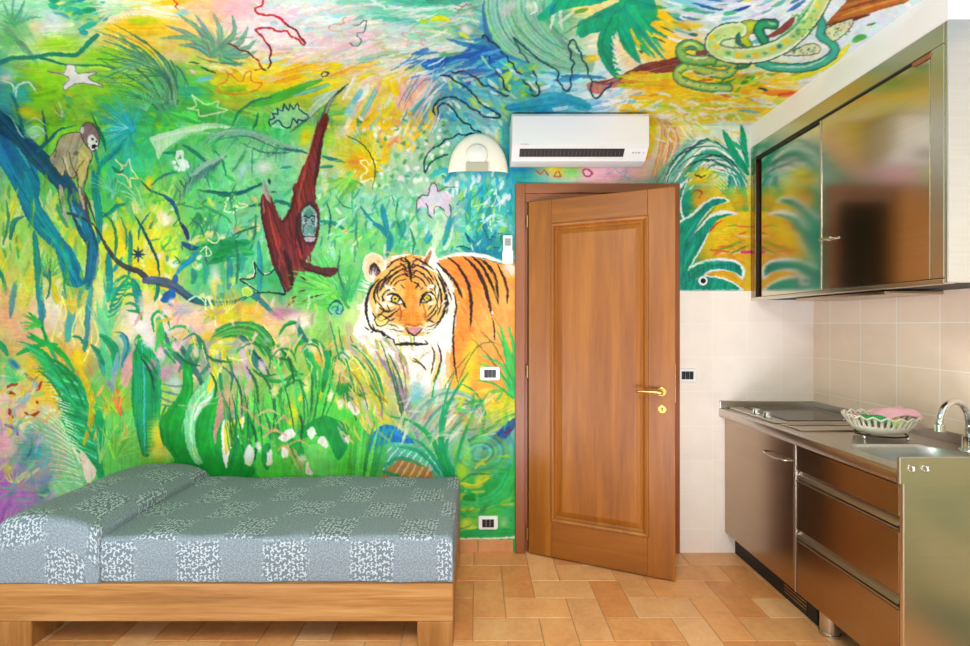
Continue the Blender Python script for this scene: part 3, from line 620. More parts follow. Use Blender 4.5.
b('d4dccc', 263, 166, 11, 10, 0, .9); s('3c7c70', 1.2, '252,150 252,172', 0, .7); b('b0dce8', 242, 172, 5, 10, 30, .7); s('50a078', 3, '232,172 240,160 246,150', 2)
p('bce4c0', '270,114 280,108 300,106 306,114 300,124 286,128 272,126', .6); l('1e5068', 1.3, '270,126 269,120 274,118 272,113 278,114 277,108 282,111 284,104 288,110 290,104 293,109 297,103 299,109 303,112 308,116 305,121 298,119 297,123 293,118 290,127 285,127 282,125 278,120 272,124')
s('388060', 3, '322,106 310,116 300,124 290,132', 2, .9); s('b4d0bc', 8, '306,118 318,104 336,92', 2, .9)
s('1f7878', 3, '280,148 296,150 308,153', 2); s('20808c', 3.6, '322,156 332,159 346,162', 2); s('38907c', 3.4, '318,167 334,166', 2); s('288c90', 3, '280,168 292,166', 2)
s('1e7070', 4, '206,190 222,193 238,193 252,188 264,182', 2); s('287868', 2.4, '196,190 212,192 224,196 234,194', 2); s('287868', 3, '248,206 262,204 276,202', 2); s('1f7c70', 4, '274,200 288,204 292,208', 2)
for q in ('196,200 208,208 220,212', '208,210 224,216 232,224', '180,204 196,208', '234,206 236,222 234,232'): s('409068', 1.8, q, 2, .9)
fan('388c5c', 198, 214, 230, 310, 6, 10, 22, 4, 0, .8); fan('409868', 210, 216, 250, 290, 3, 14, 20, 4, 0, .8)
p('1c9858', '198,246 214,240 234,240 252,244 240,250 228,256 212,260 204,254', .85); dabs((196, 240, 250, 262), 16, '189050 38a868 108c58', 20, 5, 5, 15)
for x, y0, y1 in ((204, 256, 284), (228, 256, 290), (240, 250, 272), (192, 268, 284), (258, 240, 300)): s(jit('28908c', .05), 6, [(x, y0), (x + 2, (y0 + y1) / 2), (x, y1)], 2, .85)
b('f0e4d8', 215, 276, 7, 14, 0, .7); b('e8d060', 214, 286, 5, 12, 0, .8); b('b8e060', 233, 280, 6, 5)
# thin winding trunk with blue
s('2c7868', 2.4, '140,180 150,190 162,195 170,200', 2); s('1c6880', 4, '160,193 172,202 177,212 179,222', 2); s('283c78', 4.6, '179,222 185,230 188,240', 2); s('1e5080', 5.5, '181,242 190,247 200,248', 2); s('188cae', 6, '198,250 190,260 182,266 176,274', 2); s('2060a0', 6, '176,274 174,284', 2)
b('f2e4d8', 166, 218, 12, 8, 30, .8); b('f0e8e0', 172, 262, 10, 6, 30, .8); b('f0e0c0', 158, 256, 7, 5); b('f0cc10', 152, 270, 10, 12, 0, .95); b('f0d018', 122, 246, 8, 14, 0, .8); b('e8d028', 108, 236, 8, 8); b('f0d428', 150, 222, 5, 16, 0, .7); b('f0c820', 136, 262, 8, 10, 0, .8)
for q in ('138,246 138,262', '131,254 145,254', '133,249 143,259', '143,249 133,259'): s('1a4058', 2.4, q, 2)
s('1c5c5c', 3.2, '135,216 143,230 151,246 157,260 159,276', 2)
for q in ('136,196 126,186 116,180', '140,206 130,194 118,190', '142,214 134,200 124,196', '144,210 140,196 134,184'): s('a8dca8', 1.8, q, 2, .8)
# dark grey bough
s('5a4c50', 2.4, '76,178 84,192 91,210 95,224', 2); s('45464e', 6.4, '88,220 96,228 106,246 116,260 128,268 140,272 148,281', 3); s('45464e', 3, '62,213 72,214 82,218 90,222', 2); s('505c78', 7, '145,280 160,280 172,284 182,291 192,299 206,303', 0); s('3c4058', 3, '150,283 172,288 188,299 204,304', 2, .8); s('6878a0', 4, '146,278 156,278', 2)
s('1f7474', 6.5, '196,300 214,303 232,302 246,297 262,291', 1); s('2c7080', 7, '252,294 262,302 272,312 284,320', 1, .9); s('1f7070', 3, '196,300 186,294', 2)
p('2060ac', '160,301 166,291 173,288 176,296 171,302', .95); s('206c8c', 4, '168,302 174,308', 2); b('f0ece8', 171, 301, 4, 4); s('c8ecd8', 1.4, '184,304 196,296 206,304', 2)
# monkey in the tree
s('b8a894', 5, '60,184 62,200 64,212 67,222', 2); l('584840', .9, '57,184 59,198 62,212')
p('aaa084', '58,140 64,134 74,132 82,133 85,142 91,150 92,158 88,166 87,176 84,186 80,200 78,186 76,172 74,178 69,176 66,168 62,176 55,168 49,158 53,152 56,148', 1, 1, .08, '564c3c', .9)
p('ccbc74', '78,166 79,150 83,144 89,152 88,164 84,176 80,186', .9); b('8c8478', 56, 158, 6, 8, 30, .7); b('b8b098', 64, 144, 7, 8, 0, .6); b('746054', 76, 153, 3.4, 2.2, -10, .95, .3)
for q in ('62,158 67,172 69,178', '69,152 72,166 77,176', '84,160 78,168 76,176', '56,150 54,158', '90,160 86,176 82,190'): l('5c4c40', .9, q, .9)
s('c8bca0', 2.4, '64,156 67,168 70,176', 2); s('5c4c44', 2.4, '80,186 85,200 88,214 91,224', 2); s('b4a488', 3, '78,188 82,200 84,210', 2)
p('887874', '80,128 84,123 90,122 96,128 99,136 98,146 93,151 87,146 82,138', 1, 1, .06, '4c4440', .9); b('d8ccc4', 82, 130, 2.2, 4.4, 0, 1, .3); p('f2eee8', '88,136 92,134 96,138 98,142 97,149 92,151 88,146', 1)
b('201c1c', 92, 139, 1.4, 1.5, 0, 1, .2); b('201c1c', 96, 141, 1.1, 1.3, 0, 1, .2); p('1c1a1c', '91,145 95,144 97,146 95,148 92,148', 1); l('403838', .7, '93,150 96,149')
# red ape hanging on
s('606c6c', 6, '320,128 325,112 332,99 347,84', 1); s('98a8a0', 2, '324,116 330,102 340,92', 2, .8); s('304c44', 2, '334,96 348,83', 2)
p('7c3434', '327,112 321,118 315,134 309,154 301,170 295,188 291,206 314,202 315,188 318,174 321,156 322,140 328,124', 1, 1, .1, None, 1, 75)
p('7a3032', '262,194 270,195 277,211 281,221 288,210 293,203 294,184 314,182 313,198 318,206 320,222 317,240 310,254 305,262 318,267 338,268 330,276 316,272 306,270 304,275 299,271 296,277 292,289 287,292 279,278 272,264 266,240 261,215 260,202', 1, 1, .12, None, 1, 80)
for i in range(34):
    x = rng.uniform(264, 310); y = rng.uniform(200, 262)
    if 276 < x < 290 and y < 222: continue
    if x < 266 + (y - 200) * .2: continue
    s(['943c38', '5c2028', 'a04840', '6c2a30', '883438'][i % 5], 1.8, pol(x, y, -75 - rng.uniform(-14, 14), 16), 2, .85)
for q in ('268,206 274,236 284,266', '318,120 310,150 300,186', '300,200 296,230 302,262'): s('b04840', 2.4, q, 2, .7)
s('3c1a24', 6, '284,250 290,268 292,286', 2, .8); s('3c1c28', 4, '298,212 297,232 303,254', 2, .8); s('3a2028', 4, '322,134 318,160 314,186', 2, .7); s('401c20', 4, '308,264 322,269 336,269', 2, .8)
s('98928c', 5, '263,180 266,192 270,202', 2); s('40444c', 3, '268,178 270,184', 2); s('a8706c', 2, '262,196 264,214', 2); s('38604c', 2, '270,192 276,192', 2)
p('4c2c34', '302,205 309,201 316,206 319,220 317,238 311,246 303,242 299,228 299,214', .95); p('86a09c', '303,209 309,205 315,210 317,222 315,234 309,240 303,236 301,222', 1)
p('4c8c7c', '304,214 309,207 314,213 311,216 308,219', .95); b('3a3c44', 304.5, 220, 2.6, 2.2, 0, .95, .4); b('3a3c44', 313, 220, 2.4, 2.2, 0, .95, .4); b('a8b8b4', 304.5, 220, 1, .8, 0, .9, .3); b('a8b8b4', 313, 220, 1, .8, 0, .9, .3)
p('6c948c', '304,228 309,225 314,228 314,234 304,234', .9); l('2c343c', 1.6, '302,217 305,215.5 308,218 311,215.5 315,217'); b('3a444c', 307.5, 226, .8, 1, 0, .9, .4); b('3a444c', 310.5, 226, .8, 1, 0, .9, .4); l('3c4c50', 1, '303,232 303,226 306,223'); l('3c4c50', 1, '314,232 315,226 312,223'); p('b4b6b6', '303,236 309,233 316,236 314,241 305,241', 1); l('2c343c', 1, '303,236.5 309,236 316,236.5'); l('c8d0d0', .8, '302,212 304,224'); l('c8d0d0', .8, '316,214 315,226'); s('7c4448', 4, '306,244 309,250 306,258', 2, .8)
# yellow burst with squiggle
fan('c8c428', 366, 160, 70, 200, 20, 24, 38, 2.4, 20, .9); fan('e8cc18', 366, 162, 0, 360, 34, 12, 22, 4, 20, .9); b('e8a81c', 356, 163, 14, 11, 10, .95); b('e0903c', 354, 162, 8, 5); b('d8b018', 368, 176, 10, 8, 0, .9)
fan('70b850', 356, 182, 160, 250, 10, 18, 34, 4, 34, .9); fan('98cc60', 350, 178, 190, 240, 6, 14, 24, 3, 20, .9)
l('f4f0a0', 1.7, '360,161 366,160 369,165 373,160 376,163'); l('f4f0a0', 1.7, '360,162 366,168 366,172 361,176 361,182 367,180 372,178 375,184'); s('587028', 1.5, '346,135 362,144 372,158 375,172 372,190', 2)
# lower right forest marks
s('1c8078', 4.4, '318,221 334,223 346,231', 2); s('1a8c98', 6, '382,204 384,218 388,230', 2); s('1a8890', 7, '372,222 384,230 390,240 387,256', 2); s('289088', 3, '360,205 366,214 374,222', 2); s('4ca070', 3, '355,204 356,228 354,262', 2, .8); s('2c98a0', 5, '404,220 400,234', 2, .9); s('d8b878', 4, '342,232 348,230', 2); s('e0d8a0', 3, '352,246 362,236', 2, .8)
fan('70c468', 330, 276, 120, 240, 14, 20, 42, 5, -10, .8); b('68c060', 322, 286, 34, 24, 10, .9)
for i in range(46): s(jit(['68c45c', '84d070', '50b058', '78c860'][i % 4], .05), 3, pol(338 + rng.uniform(-14, 10), 296 + rng.uniform(-16, 14), 150 + rng.uniform(-42, 44), rng.uniform(18, 44), rng.uniform(-20, 20)), 1, .9)
for q in ('288,306 294,300', '298,292 306,290', '302,302 316,296 330,292', '286,290 292,288', '296,296 290,300', '300,276 306,280'): s('5c3038', 2, q, 2)
b('c8e088', 319, 286, 4, 4, 0, .7); fan('48b068', 350, 300, 60, 130, 10, 20, 42, 4, 10, .7); fan('389868', 345, 300, 70, 110, 6, 16, 32, 3, 0, .6)
b('60b0b8', 336, 311, 9, 9, 0, .7); l('1c5c70', 1.2, '331,314 328,308 333,302 340,302 343,308 340,314 336,312 338,306'); l('1c6478', 1, '332,308 336,306 338,310'); s('185c68', 2.4, '330,304 336,300 342,305', 2)
# outlined star at the branch
for q in ('254,262 254,277 240,279', '240,279 252,287 258,292', '254,262 262,274 270,272 276,268', '276,268 281,282 285,294', '285,294 270,292 258,293'): l('123c34', 1.3, q)
l('e8f0e0', 1, '253,261 253,276 239,278'); l('e8f0e0', 1, '241,280 252,286 256,291'); l('e8f0e0', .9, '264,274 271,272'); p('b8d050', '242,289 246,287 250,289 252,293 248,296 243,294', .9, 1, 0, 'e0e890', 1)
l('dcecac', 1.2, '226,200 232,194 234,198 240,203 247,205 241,208 234,206 230,212 224,210 226,203 222,200'); l('e0e0a0', 1.2, '209,236 213,232 217,233 219,238 216,243 211,242 207,238'); l('d8e8c0', 1.2, '206,246 206,256'); l('d8e8c0', 1.2, '201,251 206,246 211,254 204,256'); b('e89878', 236, 230, 6, 5, 0, .6); b('d8c838', 202, 238, 5, 5)
# pale star flower
p('dccfe0', '421,205 418,210 416,203 420,197 428,196 430,188 434,182 438,186 439,192 446,190 452,195 450,202 449,212 451,218 445,212 440,206 434,212 432,218 427,208', .95); l('5c5464', 1.1, '416,209 417,200 422,195 428,195 430,186 434,182 437,187 438,191 443,188 447,187 456,187'); l('5c5464', 1.1, '426,203 428,208 428,214 432,218'); l('5c5464', 1.1, '434,214 434,208 438,206 443,209 445,214 450,218 451,210 449,204'); b('e8c8c0', 448, 200, 5, 4, 0, .7); b('d8e0b0', 433, 206, 5, 5, 0, .6)
for q in ('438,220 436,236 434,250', '444,222 440,240', '412,212 414,230 410,244', '440,210 450,226 444,250'): s('d4ecc0', 8, q, 2, .7)
s('189ca8', 6, '450,216 447,232 443,246', 2, .9); s('28a0b0', 5, '432,234 426,244', 2, .9); s('18a098', 8, '404,222 400,236', 2, .8); s('50a8c8', 3, '424,240 430,230', 2); b('58b878', 420, 228, 6, 4, -20, .8)
# teal star plant
for an, L in ((93, 44), (60, 30), (128, 36), (30, 26), (150, 32), (172, 30), (10, 24), (75, 32), (110, 34), (190, 22), (-12, 22)): s(jit('14889c', .04), 12, pol(487, 262, an, L), 1)
b('16889c', 487, 258, 17, 12, 0, .95); l('16504c', 1.1, '456,247 464,246 470,249 472,246 468,238 465,233'); l('16504c', 1.1, '498,234 502,233 500,238 502,242 499,247 494,247'); l('186068', 1, '483,226 489,240 492,236 497,238')
b('70c080', 498, 242, 6, 8, 0, .5); b('a0cc50', 503, 230, 7, 5, 0, .8)
# --- tiger
p('f09c48', '436,264 450,257 465,256 482,258 500,264 516,270 516,390 456,390 448,345 452,300', 1, 1, .03, None, 1, 80)
b('e88438', 466, 276, 30, 22, 30, .8, .9); b('f0b870', 492, 330, 26, 34, 0, .7, .9); b('f2bc78', 506, 300, 14, 30, 0, .6, .9); b('e89040', 462, 330, 12, 46, 0, .7, .9); s('f8f0dc', 4, '436,260 452,255 468,254 484,256 502,262 516,268', 2, .95); b('f4ead8', 510, 270, 10, 8, 20, .9)
p('f4ece0', '372,284 363,300 358,318 353,330 358,340 374,348 390,356 410,366 414,394 448,394 450,355 456,318 452,286 442,266 426,257 404,254 385,260', 1, 1, .03)
for i in range(40):
    a_ = rng.uniform(-2.4, .5) if i % 2 else rng.uniform(2.2, 3.6)
    x, y = 408 + 43 * math.cos(a_), 300 + 38 * math.sin(a_)
    s(['ffffff', 'e8dccc', 'f4e4d0', 'f0d8b8'][i % 4], 1.6, pol(x, y, -math.degrees(a_), 9), 1, .9)
dabs((354, 330, 412, 352), 26, 'fffaf4 e8d8d0 f0e4dc d8ccd0', 12, 3, -30, 25); dabs((412, 346, 448, 392), 34, 'fcf4ec f0d8a0 f0e0d0 e8d8d8 f4e8c8', 16, 3.4, 80, 25)
p('ecb468', '384,266 396,258 410,255 424,259 438,270 445,288 445,310 438,324 430,332 420,336 402,335 385,326 373,312 369,298 374,280', 1, 1, .04)
b('f0d8a0', 383, 300, 13, 20, 20, .8, .8); b('f0d090', 436, 300, 8, 20, -10, .8, .8); b('e89848', 408, 270, 22, 14, 0, .8, .9); b('f4e8d4', 390, 328, 18, 9, 20, .85); b('f4e8d4', 430, 328, 12, 9, -20, .85); b('e8a04c', 380, 312, 8, 9, 0, .6); b('f4ecd8', 440, 280, 5, 12, -16, .7)
b('e48a2c', 410, 300, 8, 24, 0, .95, .5); b('e48a2c', 410, 318, 15, 10, 0, .95, .5); s('e8943c', 9, '409,280 410,300 411,322', 0, .6); b('d86c20', 398, 314, 5, 6, 30, .7); b('d87428', 425, 316, 4, 6, -20, .6); b('f0a850', 411, 300, 4, 16, 0, .6)
# ears
p('f2d2a8', '366,278 363,266 366,256 374,253 382,258 386,268 378,272 370,282', 1, 1, .03, 'f8ecd8', 1.4); p('3a2424', '370,278 369,266 374,262 381,271 376,276', .95); b('d8a070', 378, 262, 4, 3, 30, .8); fan('e8d0a8', 371, 280, 60, 100, 5, 8, 13, 1, 0, .9)
p('f2e4d4', '420,266 425,256 431,247 435,254 438,264 437,272 428,268', 1, 1, .03, 'fcf4e8', 1.2); p('a07854', '421,265 426,256 431,249 430,258 426,266', .95); b('50382c', 424, 262, 2.4, 4, 30, .8)
K = '241611'
for q, w in (('370,328 366,312 367,298 372,286 380,278', 3.2), ('376,304 374,294 378,284 386,276', 2.4), ('379,292 383,282 392,270 406,263', 1.8), ('384,288 390,278 398,271 408,268', 1.8), ('388,288 393,280 400,275 408,274', 1.5), ('393,286 398,281 406,279', 1.2), ('386,268 395,260 406,257', 1.6),
             ('412,257 424,262 434,270', 1.6), ('412,264 424,268 434,280', 1.8), ('412,270 422,273 430,284', 1.6), ('412,275 420,278 426,286', 1.4), ('412,281 418,284 420,288', 1.2), ('437,274 444,288 446,304 440,320 434,328', 3), ('434,276 440,290 441,304 437,316', 2), ('430,290 436,298 437,308', 1.4), ('444,290 448,302 446,314', 1.6),
             ('372,312 376,318 384,322', 1.6), ('376,300 381,306 385,312', 1.6), ('381,296 386,304 390,310', 1.4), ('378,306 386,312 396,308', 1.2), ('384,318 392,314 400,308', 1.2), ('388,324 396,326 404,330', .9), ('386,328 396,330 404,333', .9), ('424,328 434,324 440,320', .9), ('424,331 434,329', .9), ('427,316 433,310 436,304', 1.4), ('426,322 432,318', 1.2),
             ('404,258 408,262 410,268', 3), ('408,264 410,274', 2.6), ('409,272 411,282', 1.6), ('402,264 406,268', 1.4), ('414,262 411,268', 1.4), ('403,271 408,275', 1.2), ('417,270 412,275', 1.2)):
    s(K, w, q, 2, .95, 0)
for q, w in (('368,325 374,330 380,331 386,336 393,339', 3), ('372,324 374,330 370,333', 1.6), ('382,330 383,336', 1.6), ('388,334 386,339', 1.4), ('364,326 369,330', 1.4), ('393,338 395,346', 2), ('395,344 406,343 416,344 428,344', 3), ('428,344 424,340', 1.4), ('414,336 414,343', 1.3), ('405,328 409,333 414,336', 1.6), ('422,328 419,332 414,336', 1.6), ('405,327 414,329 422,327', 1)): s(K, w, q, 2, .95, 0)
p('d09c98', '406,328 422,328 418,333 414,335 410,333', .9); b('f6eee8', 409, 340, 6, 3, 0, .8); b('f6eee8', 421, 340, 5, 3, 0, .8); b('f2ece8', 410, 352, 12, 6, 0, .9)
# eyes
p('faf4e4', '386,294 391,292 398,296 403,302 398,304 390,302 385,298', 1); p('faf4e4', '420,298 424,293 431,292 434,295 430,301 422,302', 1); b('fcf8ec', 389, 288, 6, 2.6, 20, .9); b('fcf8ec', 430, 287, 5, 2.6, -20, .9)
for x, y, r in ((395, 298.5, 3.8), (426.5, 297.5, 3.3)): b(K, x, y, r + 1.2, r + .8, 0, 1, .25); b('d8c02c', x, y, r, r - .2, 0, 1, .25); b('20180c', x, y, 1.1, 1.1, 0, 1, .3)
for q, w in (('387,295 392,293.5 399,297 405,306', 1.8), ('388,300 394,303 402,304', 1.2), ('402,303 405,308', 2), ('421,303 424,294 430,292.5 434,295', 1.6), ('421,302 427,302 432,299', 1.1), ('385,291 390,289', 1.4), ('428,287 433,290', 1.2), ('392,288 396,290', 1.2), ('387,284 390,290', 1.2), ('420,290 423,287', 1)): s(K, w, q, 2, .95, 0)
p('ecd47c', '374,320 378,314 384,316 389,320 384,325 378,326', .8, 1, 0, '3c2c18', 1); 
for q, w in (('436,262 446,272 456,284 462,298', 3.4), ('447,257 458,266 468,284 471,304 470,330', 3.4), ('463,256 474,266 484,284 489,304 492,316', 4), ('471,256 482,266 492,286 497,300', 3), ('484,260 493,272 497,288 498,304', 3), ('497,264 503,276 507,290 507,304', 2.6), ('492,318 494,328 494,340', 1.6), ('452,290 456,304 453,330 454,360 458,384', 2.2), ('478,258 486,264 492,274', 1.8), ('436,268 446,286 452,300', 2)): s('331a14', w, q, 2, .92, 0)
for q, w in (('438,344 441,358 438,370 434,382', 2), ('432,348 434,358 431,374', 1.6), ('412,360 420,364 426,370', 1.5), ('420,358 428,352', 1), ('434,352 432,366', 1)): s('4c2c18', w, q, 2, .9, 0)
s('ecc060', 5, '434,350 438,366 430,388', 2, .6); s('f0a048', 8, '446,350 450,370 452,392', 2, .7)
b('f0ece4', 492, 313, 1.6, 3, 0, .9)
# grass in front of the tiger
b('e0d030', 470, 362, 10, 34, 8, .8); b('d8c828', 482, 374, 9, 18, 0, .8); b('e8d848', 462, 386, 12, 14)
for q, w in (('514,392 508,360 500,324', 7), ('514,386 514,350 508,326', 8), ('512,392 502,366 480,354', 5), ('512,396 500,374 478,362', 5), ('512,398 494,384 476,380', 4), ('510,390 504,350 496,330', 4), ('514,372 506,340', 6)): s(jit('44bc64', .04), w, q, 1, .95)
for q in ('512,380 498,352 486,336 478,330', '512,390 496,366 476,342 470,338', '456,388 466,364 478,346 490,342 502,346', '440,396 452,374 470,352'): s('6c7c38', 1.4, q, 2, .9)
# --- understorey, left: peach and lemon ground
for x, y, rx, ry, c in ((6, 310, 14, 34, 'f0b488'), (20, 336, 18, 16, 'e8b090'), (48, 300, 8, 30, 'f0dcc0'), (28, 285, 8, 24, 'e8d040'), (56, 312, 6, 26, 'ecd8cc'), (14, 350, 20, 10, 'e0b070'), (40, 350, 14, 8, 'e8c048'), (22, 300, 8, 18, 'e8c858'), (140, 320, 20, 24, 'f8e0e4'), (128, 332, 10, 18, 'f4d8c0'), (146, 302, 8, 20, 'f0d8a8'), (76, 336, 10, 20, 'e8c888'), (80, 358, 12, 14, 'ecc828'), (128, 362, 10, 16, 'e0a898'), (100, 290, 10, 20, 'e0dca0'), (190, 316, 24, 15, 'f2c0a0'), (176, 308, 12, 10, 'ecb8c0'), (184, 310, 14, 8, 'b4a8b4'), (210, 322, 14, 14, 'f0c098'), (250, 310, 16, 10, 'f0b840'), (272, 322, 18, 12, 'f0c088'), (288, 312, 20, 8, 'b48898'), (278, 316, 12, 5, 'c888a0'), (300, 320, 20, 14, 'e8d0c0'), (268, 334, 14, 10, 'ecc890')):
    b(c, x, y, rx, ry, rng.uniform(-8, 8), .85)
for q, w in (('92,284 88,310 84,350', 7), ('72,306 70,324 67,342', 10), ('88,300 86,330 84,352', 7), ('16,280 12,300 10,318', 6), ('40,300 42,316 38,322', 8), ('62,290 64,300', 3)): s(jit('4898a4', .05), w, q, 2, .85)
fan('2c8c68', 48, 278, 30, 150, 11, 14, 24, 2, 0, .8); fan('d0d050', 50, 282, 20, 100, 6, 10, 18, 2, 0, .8); s('e0c828', 5, '52,282 56,294 57,304', 2)
fan('c8b850', 72, 312, 40, 140, 12, 16, 28, 3.4, 0, .95); b('d0b84c', 72, 304, 8, 7)
for q in ('62,296 60,312 55,326 52,340', '74,345 72,330 76,318 82,308 84,314 82,324', '83,306 80,318 84,330 82,344 88,352', '92,330 90,346 84,360', '96,300 94,318 98,336 94,348', '62,298 66,310 64,320'): l('f2ec88', 1.6, q, .9)
p('74d094', '102,350 98,320 96,298 101,310 104,294 108,310 113,296 112,314 118,304 113,322 110,342', .95); fan('74d094', 106, 338, 55, 120, 10, 30, 46, 2.6, 0, .8); fan('d8cc60', 112, 336, 30, 70, 5, 18, 30, 2, 0, .8)
s('18a474', 4, '110,312 114,296 122,284 130,276', 2); fr('18a070', '108,318 112,300 120,288 130,280', 8, 20, 3, (-1,), 60, cur=-60); fan('28a080', 108, 300, 60, 110, 6, 14, 26, 3.4, -30, .9)
for q in ('122,296 132,294 138,300', '124,304 134,304 142,318', '126,310 138,312 142,320', '118,288 130,284 136,290', '116,282 124,276 132,280'): s('1c9868', 3, q, 2, .95)
s('109868', 9, '99,334 108,341 115,352 114,372', 2); s('2c988c', 7, '92,346 100,356 104,376', 2, .9); s('58c88c', 8, '100,346 108,360 108,380', 2, .9)
s('4498a8', 7, '120,334 127,345 122,368', 2, .9); s('2c7c80', 2, '114,332 124,334 128,346 121,366', 2); s('98a8c8', 5, '118,352 114,372 112,388', 2, .8)
s('248c68', 3, '72,336 80,338 82,344', 2); s('28907c', 5, '86,340 84,352', 2); s('209060', 4, '90,344 98,352 104,366', 2)
s('9090b8', 6, '108,380 112,392 112,402', 2, .7)
# crossing leaf blades
for q, w in (('16,355 32,347 48,344 52,346', 5), ('28,312 40,324 46,338 52,352 62,370', 4), ('26,336 48,344 64,356 74,372', 6), ('34,344 44,358 58,372', 5), ('28,332 44,342 58,344', 3.4), ('40,350 50,364 54,376', 4)): s(jit('1ca654', .04), w, q, 2)
s('14742c', 1.8, '28,312 40,324 47,342', 2); s('18a068', 6, '-6,340 2,346 8,356', 2); fan('48b850', 40, 326, 110, 190, 9, 14, 26, 3, 30, .8)
# lower left
b('64d08c', 4, 374, 14, 18, 0, .95); b('2a7cb0', 14, 364, 9, 5, 40, .95); b('f2c828', 40, 372, 22, 16, 20, .9); b('f4c030', 52, 398, 16, 20, 0, .9); b('f0b8b8', 6, 398, 12, 8, 0, .8); b('d8e0a0', 22, 374, 8, 10, 0, .8); b('f0e0c0', 48, 412, 12, 12, 0, .7)
s('9cb4b0', 9, '30,378 36,386 28,396 17,406 15,414 22,424', 2); s('b4a070', 4, '24,372 32,380 38,376', 2)
for q in ('7,388 10,385 18,384', '6,392 12,393 16,395', '28,392 38,388 42,380', '24,412 32,416 40,410', '9,408 10,414 14,418', '36,400 38,404'): s('a84034', 3.4, q, 2)
p('14a868', '54,364 70,370 84,384 94,408 96,440 104,474 98,476 84,456 74,450 64,436 62,420 58,404 58,384', .95, 1, .1)
for i in range(26):
    k = i / 25; x, y = 66 + 30 * k ** .8, 372 + 96 * k
    s(jit(['14a468', '1c9458', '28b078', '64c890'][i % 4], .04), 3, pol(x + 6, y, 168 - 24 * k, 40 - 16 * k, 18), 1, .9)
for i in range(24):
    k = i / 23; x, y = 54 + 26 * k, 386 + 74 * k
    s('f8f2d4', 1.4, pol(x - 4 + rng.uniform(-3, 3), y, -10 - 26 * k, rng.uniform(10, 18), -10), 1, .85)
for q in ('34,352 56,366 74,386 86,412', '40,362 56,376 70,394', '38,370 52,382 64,402', '44,356 64,366 82,388'): s('1c8c48', 3, q, 2, .9)
s('d4b824', 7, '76,350 80,370 88,388 92,406 90,424 83,446', 2); s('a8a03c', 4, '92,400 92,420 84,444', 2, .7); b('f0c820', 78, 360, 6, 12, -14, .9)
p('10a064', '94,404 104,420 108,450 108,474 98,478 96,450', .95)
p('f6dcd0', '80,450 88,458 96,470 94,478 86,482', .95); s('f8f4e4', 3, '68,440 76,454 82,480', 2)
p('70cc68', '106,478 104,440 110,420 130,412 136,430 140,460 140,478', .95)
fan('8cc048', 116, 412, 10, 170, 24, 20, 30, 3, 0, .9); fan('b0c840', 117, 412, 60, 130, 9, 18, 26, 2, 0, .9); s('e87844', 6, '117,388 117,400 121,416', 2); s('e89050', 3, '112,396 120,412', 2); s('f0a850', 2, '122,392 119,408', 2)
fan('80cc58', 114, 458, 20, 110, 18, 28, 46, 3, -14, .9); fan('a0d880', 100, 462, 70, 100, 5, 30, 44, 2, 0, .8); fan('c8e070', 120, 440, 20, 70, 6, 16, 26, 1.6, 0, .8)
p('e0a8a0', '122,368 130,352 138,350 132,372 126,388 120,384', .85)
p('119a5c', '138,334 133,350 132,376 131,398 136,430 143,456 152,452 158,430 161,400 160,366 152,350', 1, 1, .1, None, 1, 88); s('48b8b0', 2, '141,340 144,380 144,420 145,456', 2); s('0c8858', 6, '152,362 154,400 150,440', 2, .7); s('20a878', 5, '137,360 138,400 141,440', 2, .7)
# lavender corner
b('b87cc8', 4, 488, 20, 20, 0, .95); b('c084c4', 24, 496, 22, 12, 0, .9); b('48a4a4', 36, 448, 22, 28, 0, .85); b('e8a8b8', 4, 442, 9, 18, 0, .9); b('9890b8', 44, 478, 14, 14, 0, .7); b('2c9088', 44, 490, 8, 12, 20, .7); b('e8d428', 8, 470, 6, 8, 20, .9); b('e8d050', 10, 430, 5, 10, 0, .8); b('c8dc50', 46, 440, 10, 5, 0, .8)
p('8cd494', '40,424 58,434 74,452 84,482 60,494 48,486 56,462', .9)
for i in range(7): s('d8f0d0', 1.2, pol(46 + i * 5, 430 + i * 7, 160, 30 - i * 2, -30), 2, .8)
for i in range(9): l(['a8a088', '90a0a8', '7c9cb0', 'b098b0'][i % 4], 3.2, [(34 + (10 + i * 3) * math.cos(t), 452 + (9 + i * 3.6) * math.sin(t)) for t in np.linspace(-2.4 + i * .2, 1.6 + i * .15, 14)], .6)
s('b8a488', 6, '28,416 48,424 60,440 62,458 54,474', 2, .85); s('b4a4ac', 6, '8,424 18,432 26,440', 2, .8); s('506c84', 2.4, '32,438 30,452 22,462 30,464', 2, .8); s('7858a0', 4, '4,424 14,428 18,436', 2, .8)
for i in range(6): s('f4ec80', 1.4, pol(10 + i * 1.5, 482, 130 - i * 18, 10), 1, .9)
# --- understorey centre-left
b('f0dc48', 158, 438, 14, 26, 0, .9); b('e8e060', 160, 452, 16, 8)
b('c890b0', 165, 372, 10, 12, 30, .8); b('e0a0b8', 178, 366, 8, 10, 0, .8); b('d098b0', 152, 364, 8, 9, 20, .8); b('f0c0a0', 194, 374, 8, 16, 10, .8); b('c0c8d0', 174, 384, 10, 12, 0, .8); b('d8a8b8', 236, 372, 8, 18, 10, .8); b('e8b0c8', 214, 368, 8, 12, 0, .7); b('cca880', 226, 396, 10, 16, 10, .8); b('b8b868', 242, 396, 12, 14, 0, .8)
for q, w in (('164,330 170,348 184,366', 5), ('172,336 184,352 196,372 206,392', 6), ('192,340 186,358 178,372', 5), ('196,336 208,356 216,376', 6), ('210,350 218,370 222,390', 4), ('156,340 166,352 176,364', 3), ('200,344 196,362 190,376', 4), ('216,352 208,366 196,378', 4)): s(jit('30786c', .06), w, q, 2, .9)
for q in ('160,390 174,394 186,396', '158,396 172,402 184,400', '162,384 178,386 190,382', '160,404 176,408'): s('507c88', 2.4, q, 2, .7)
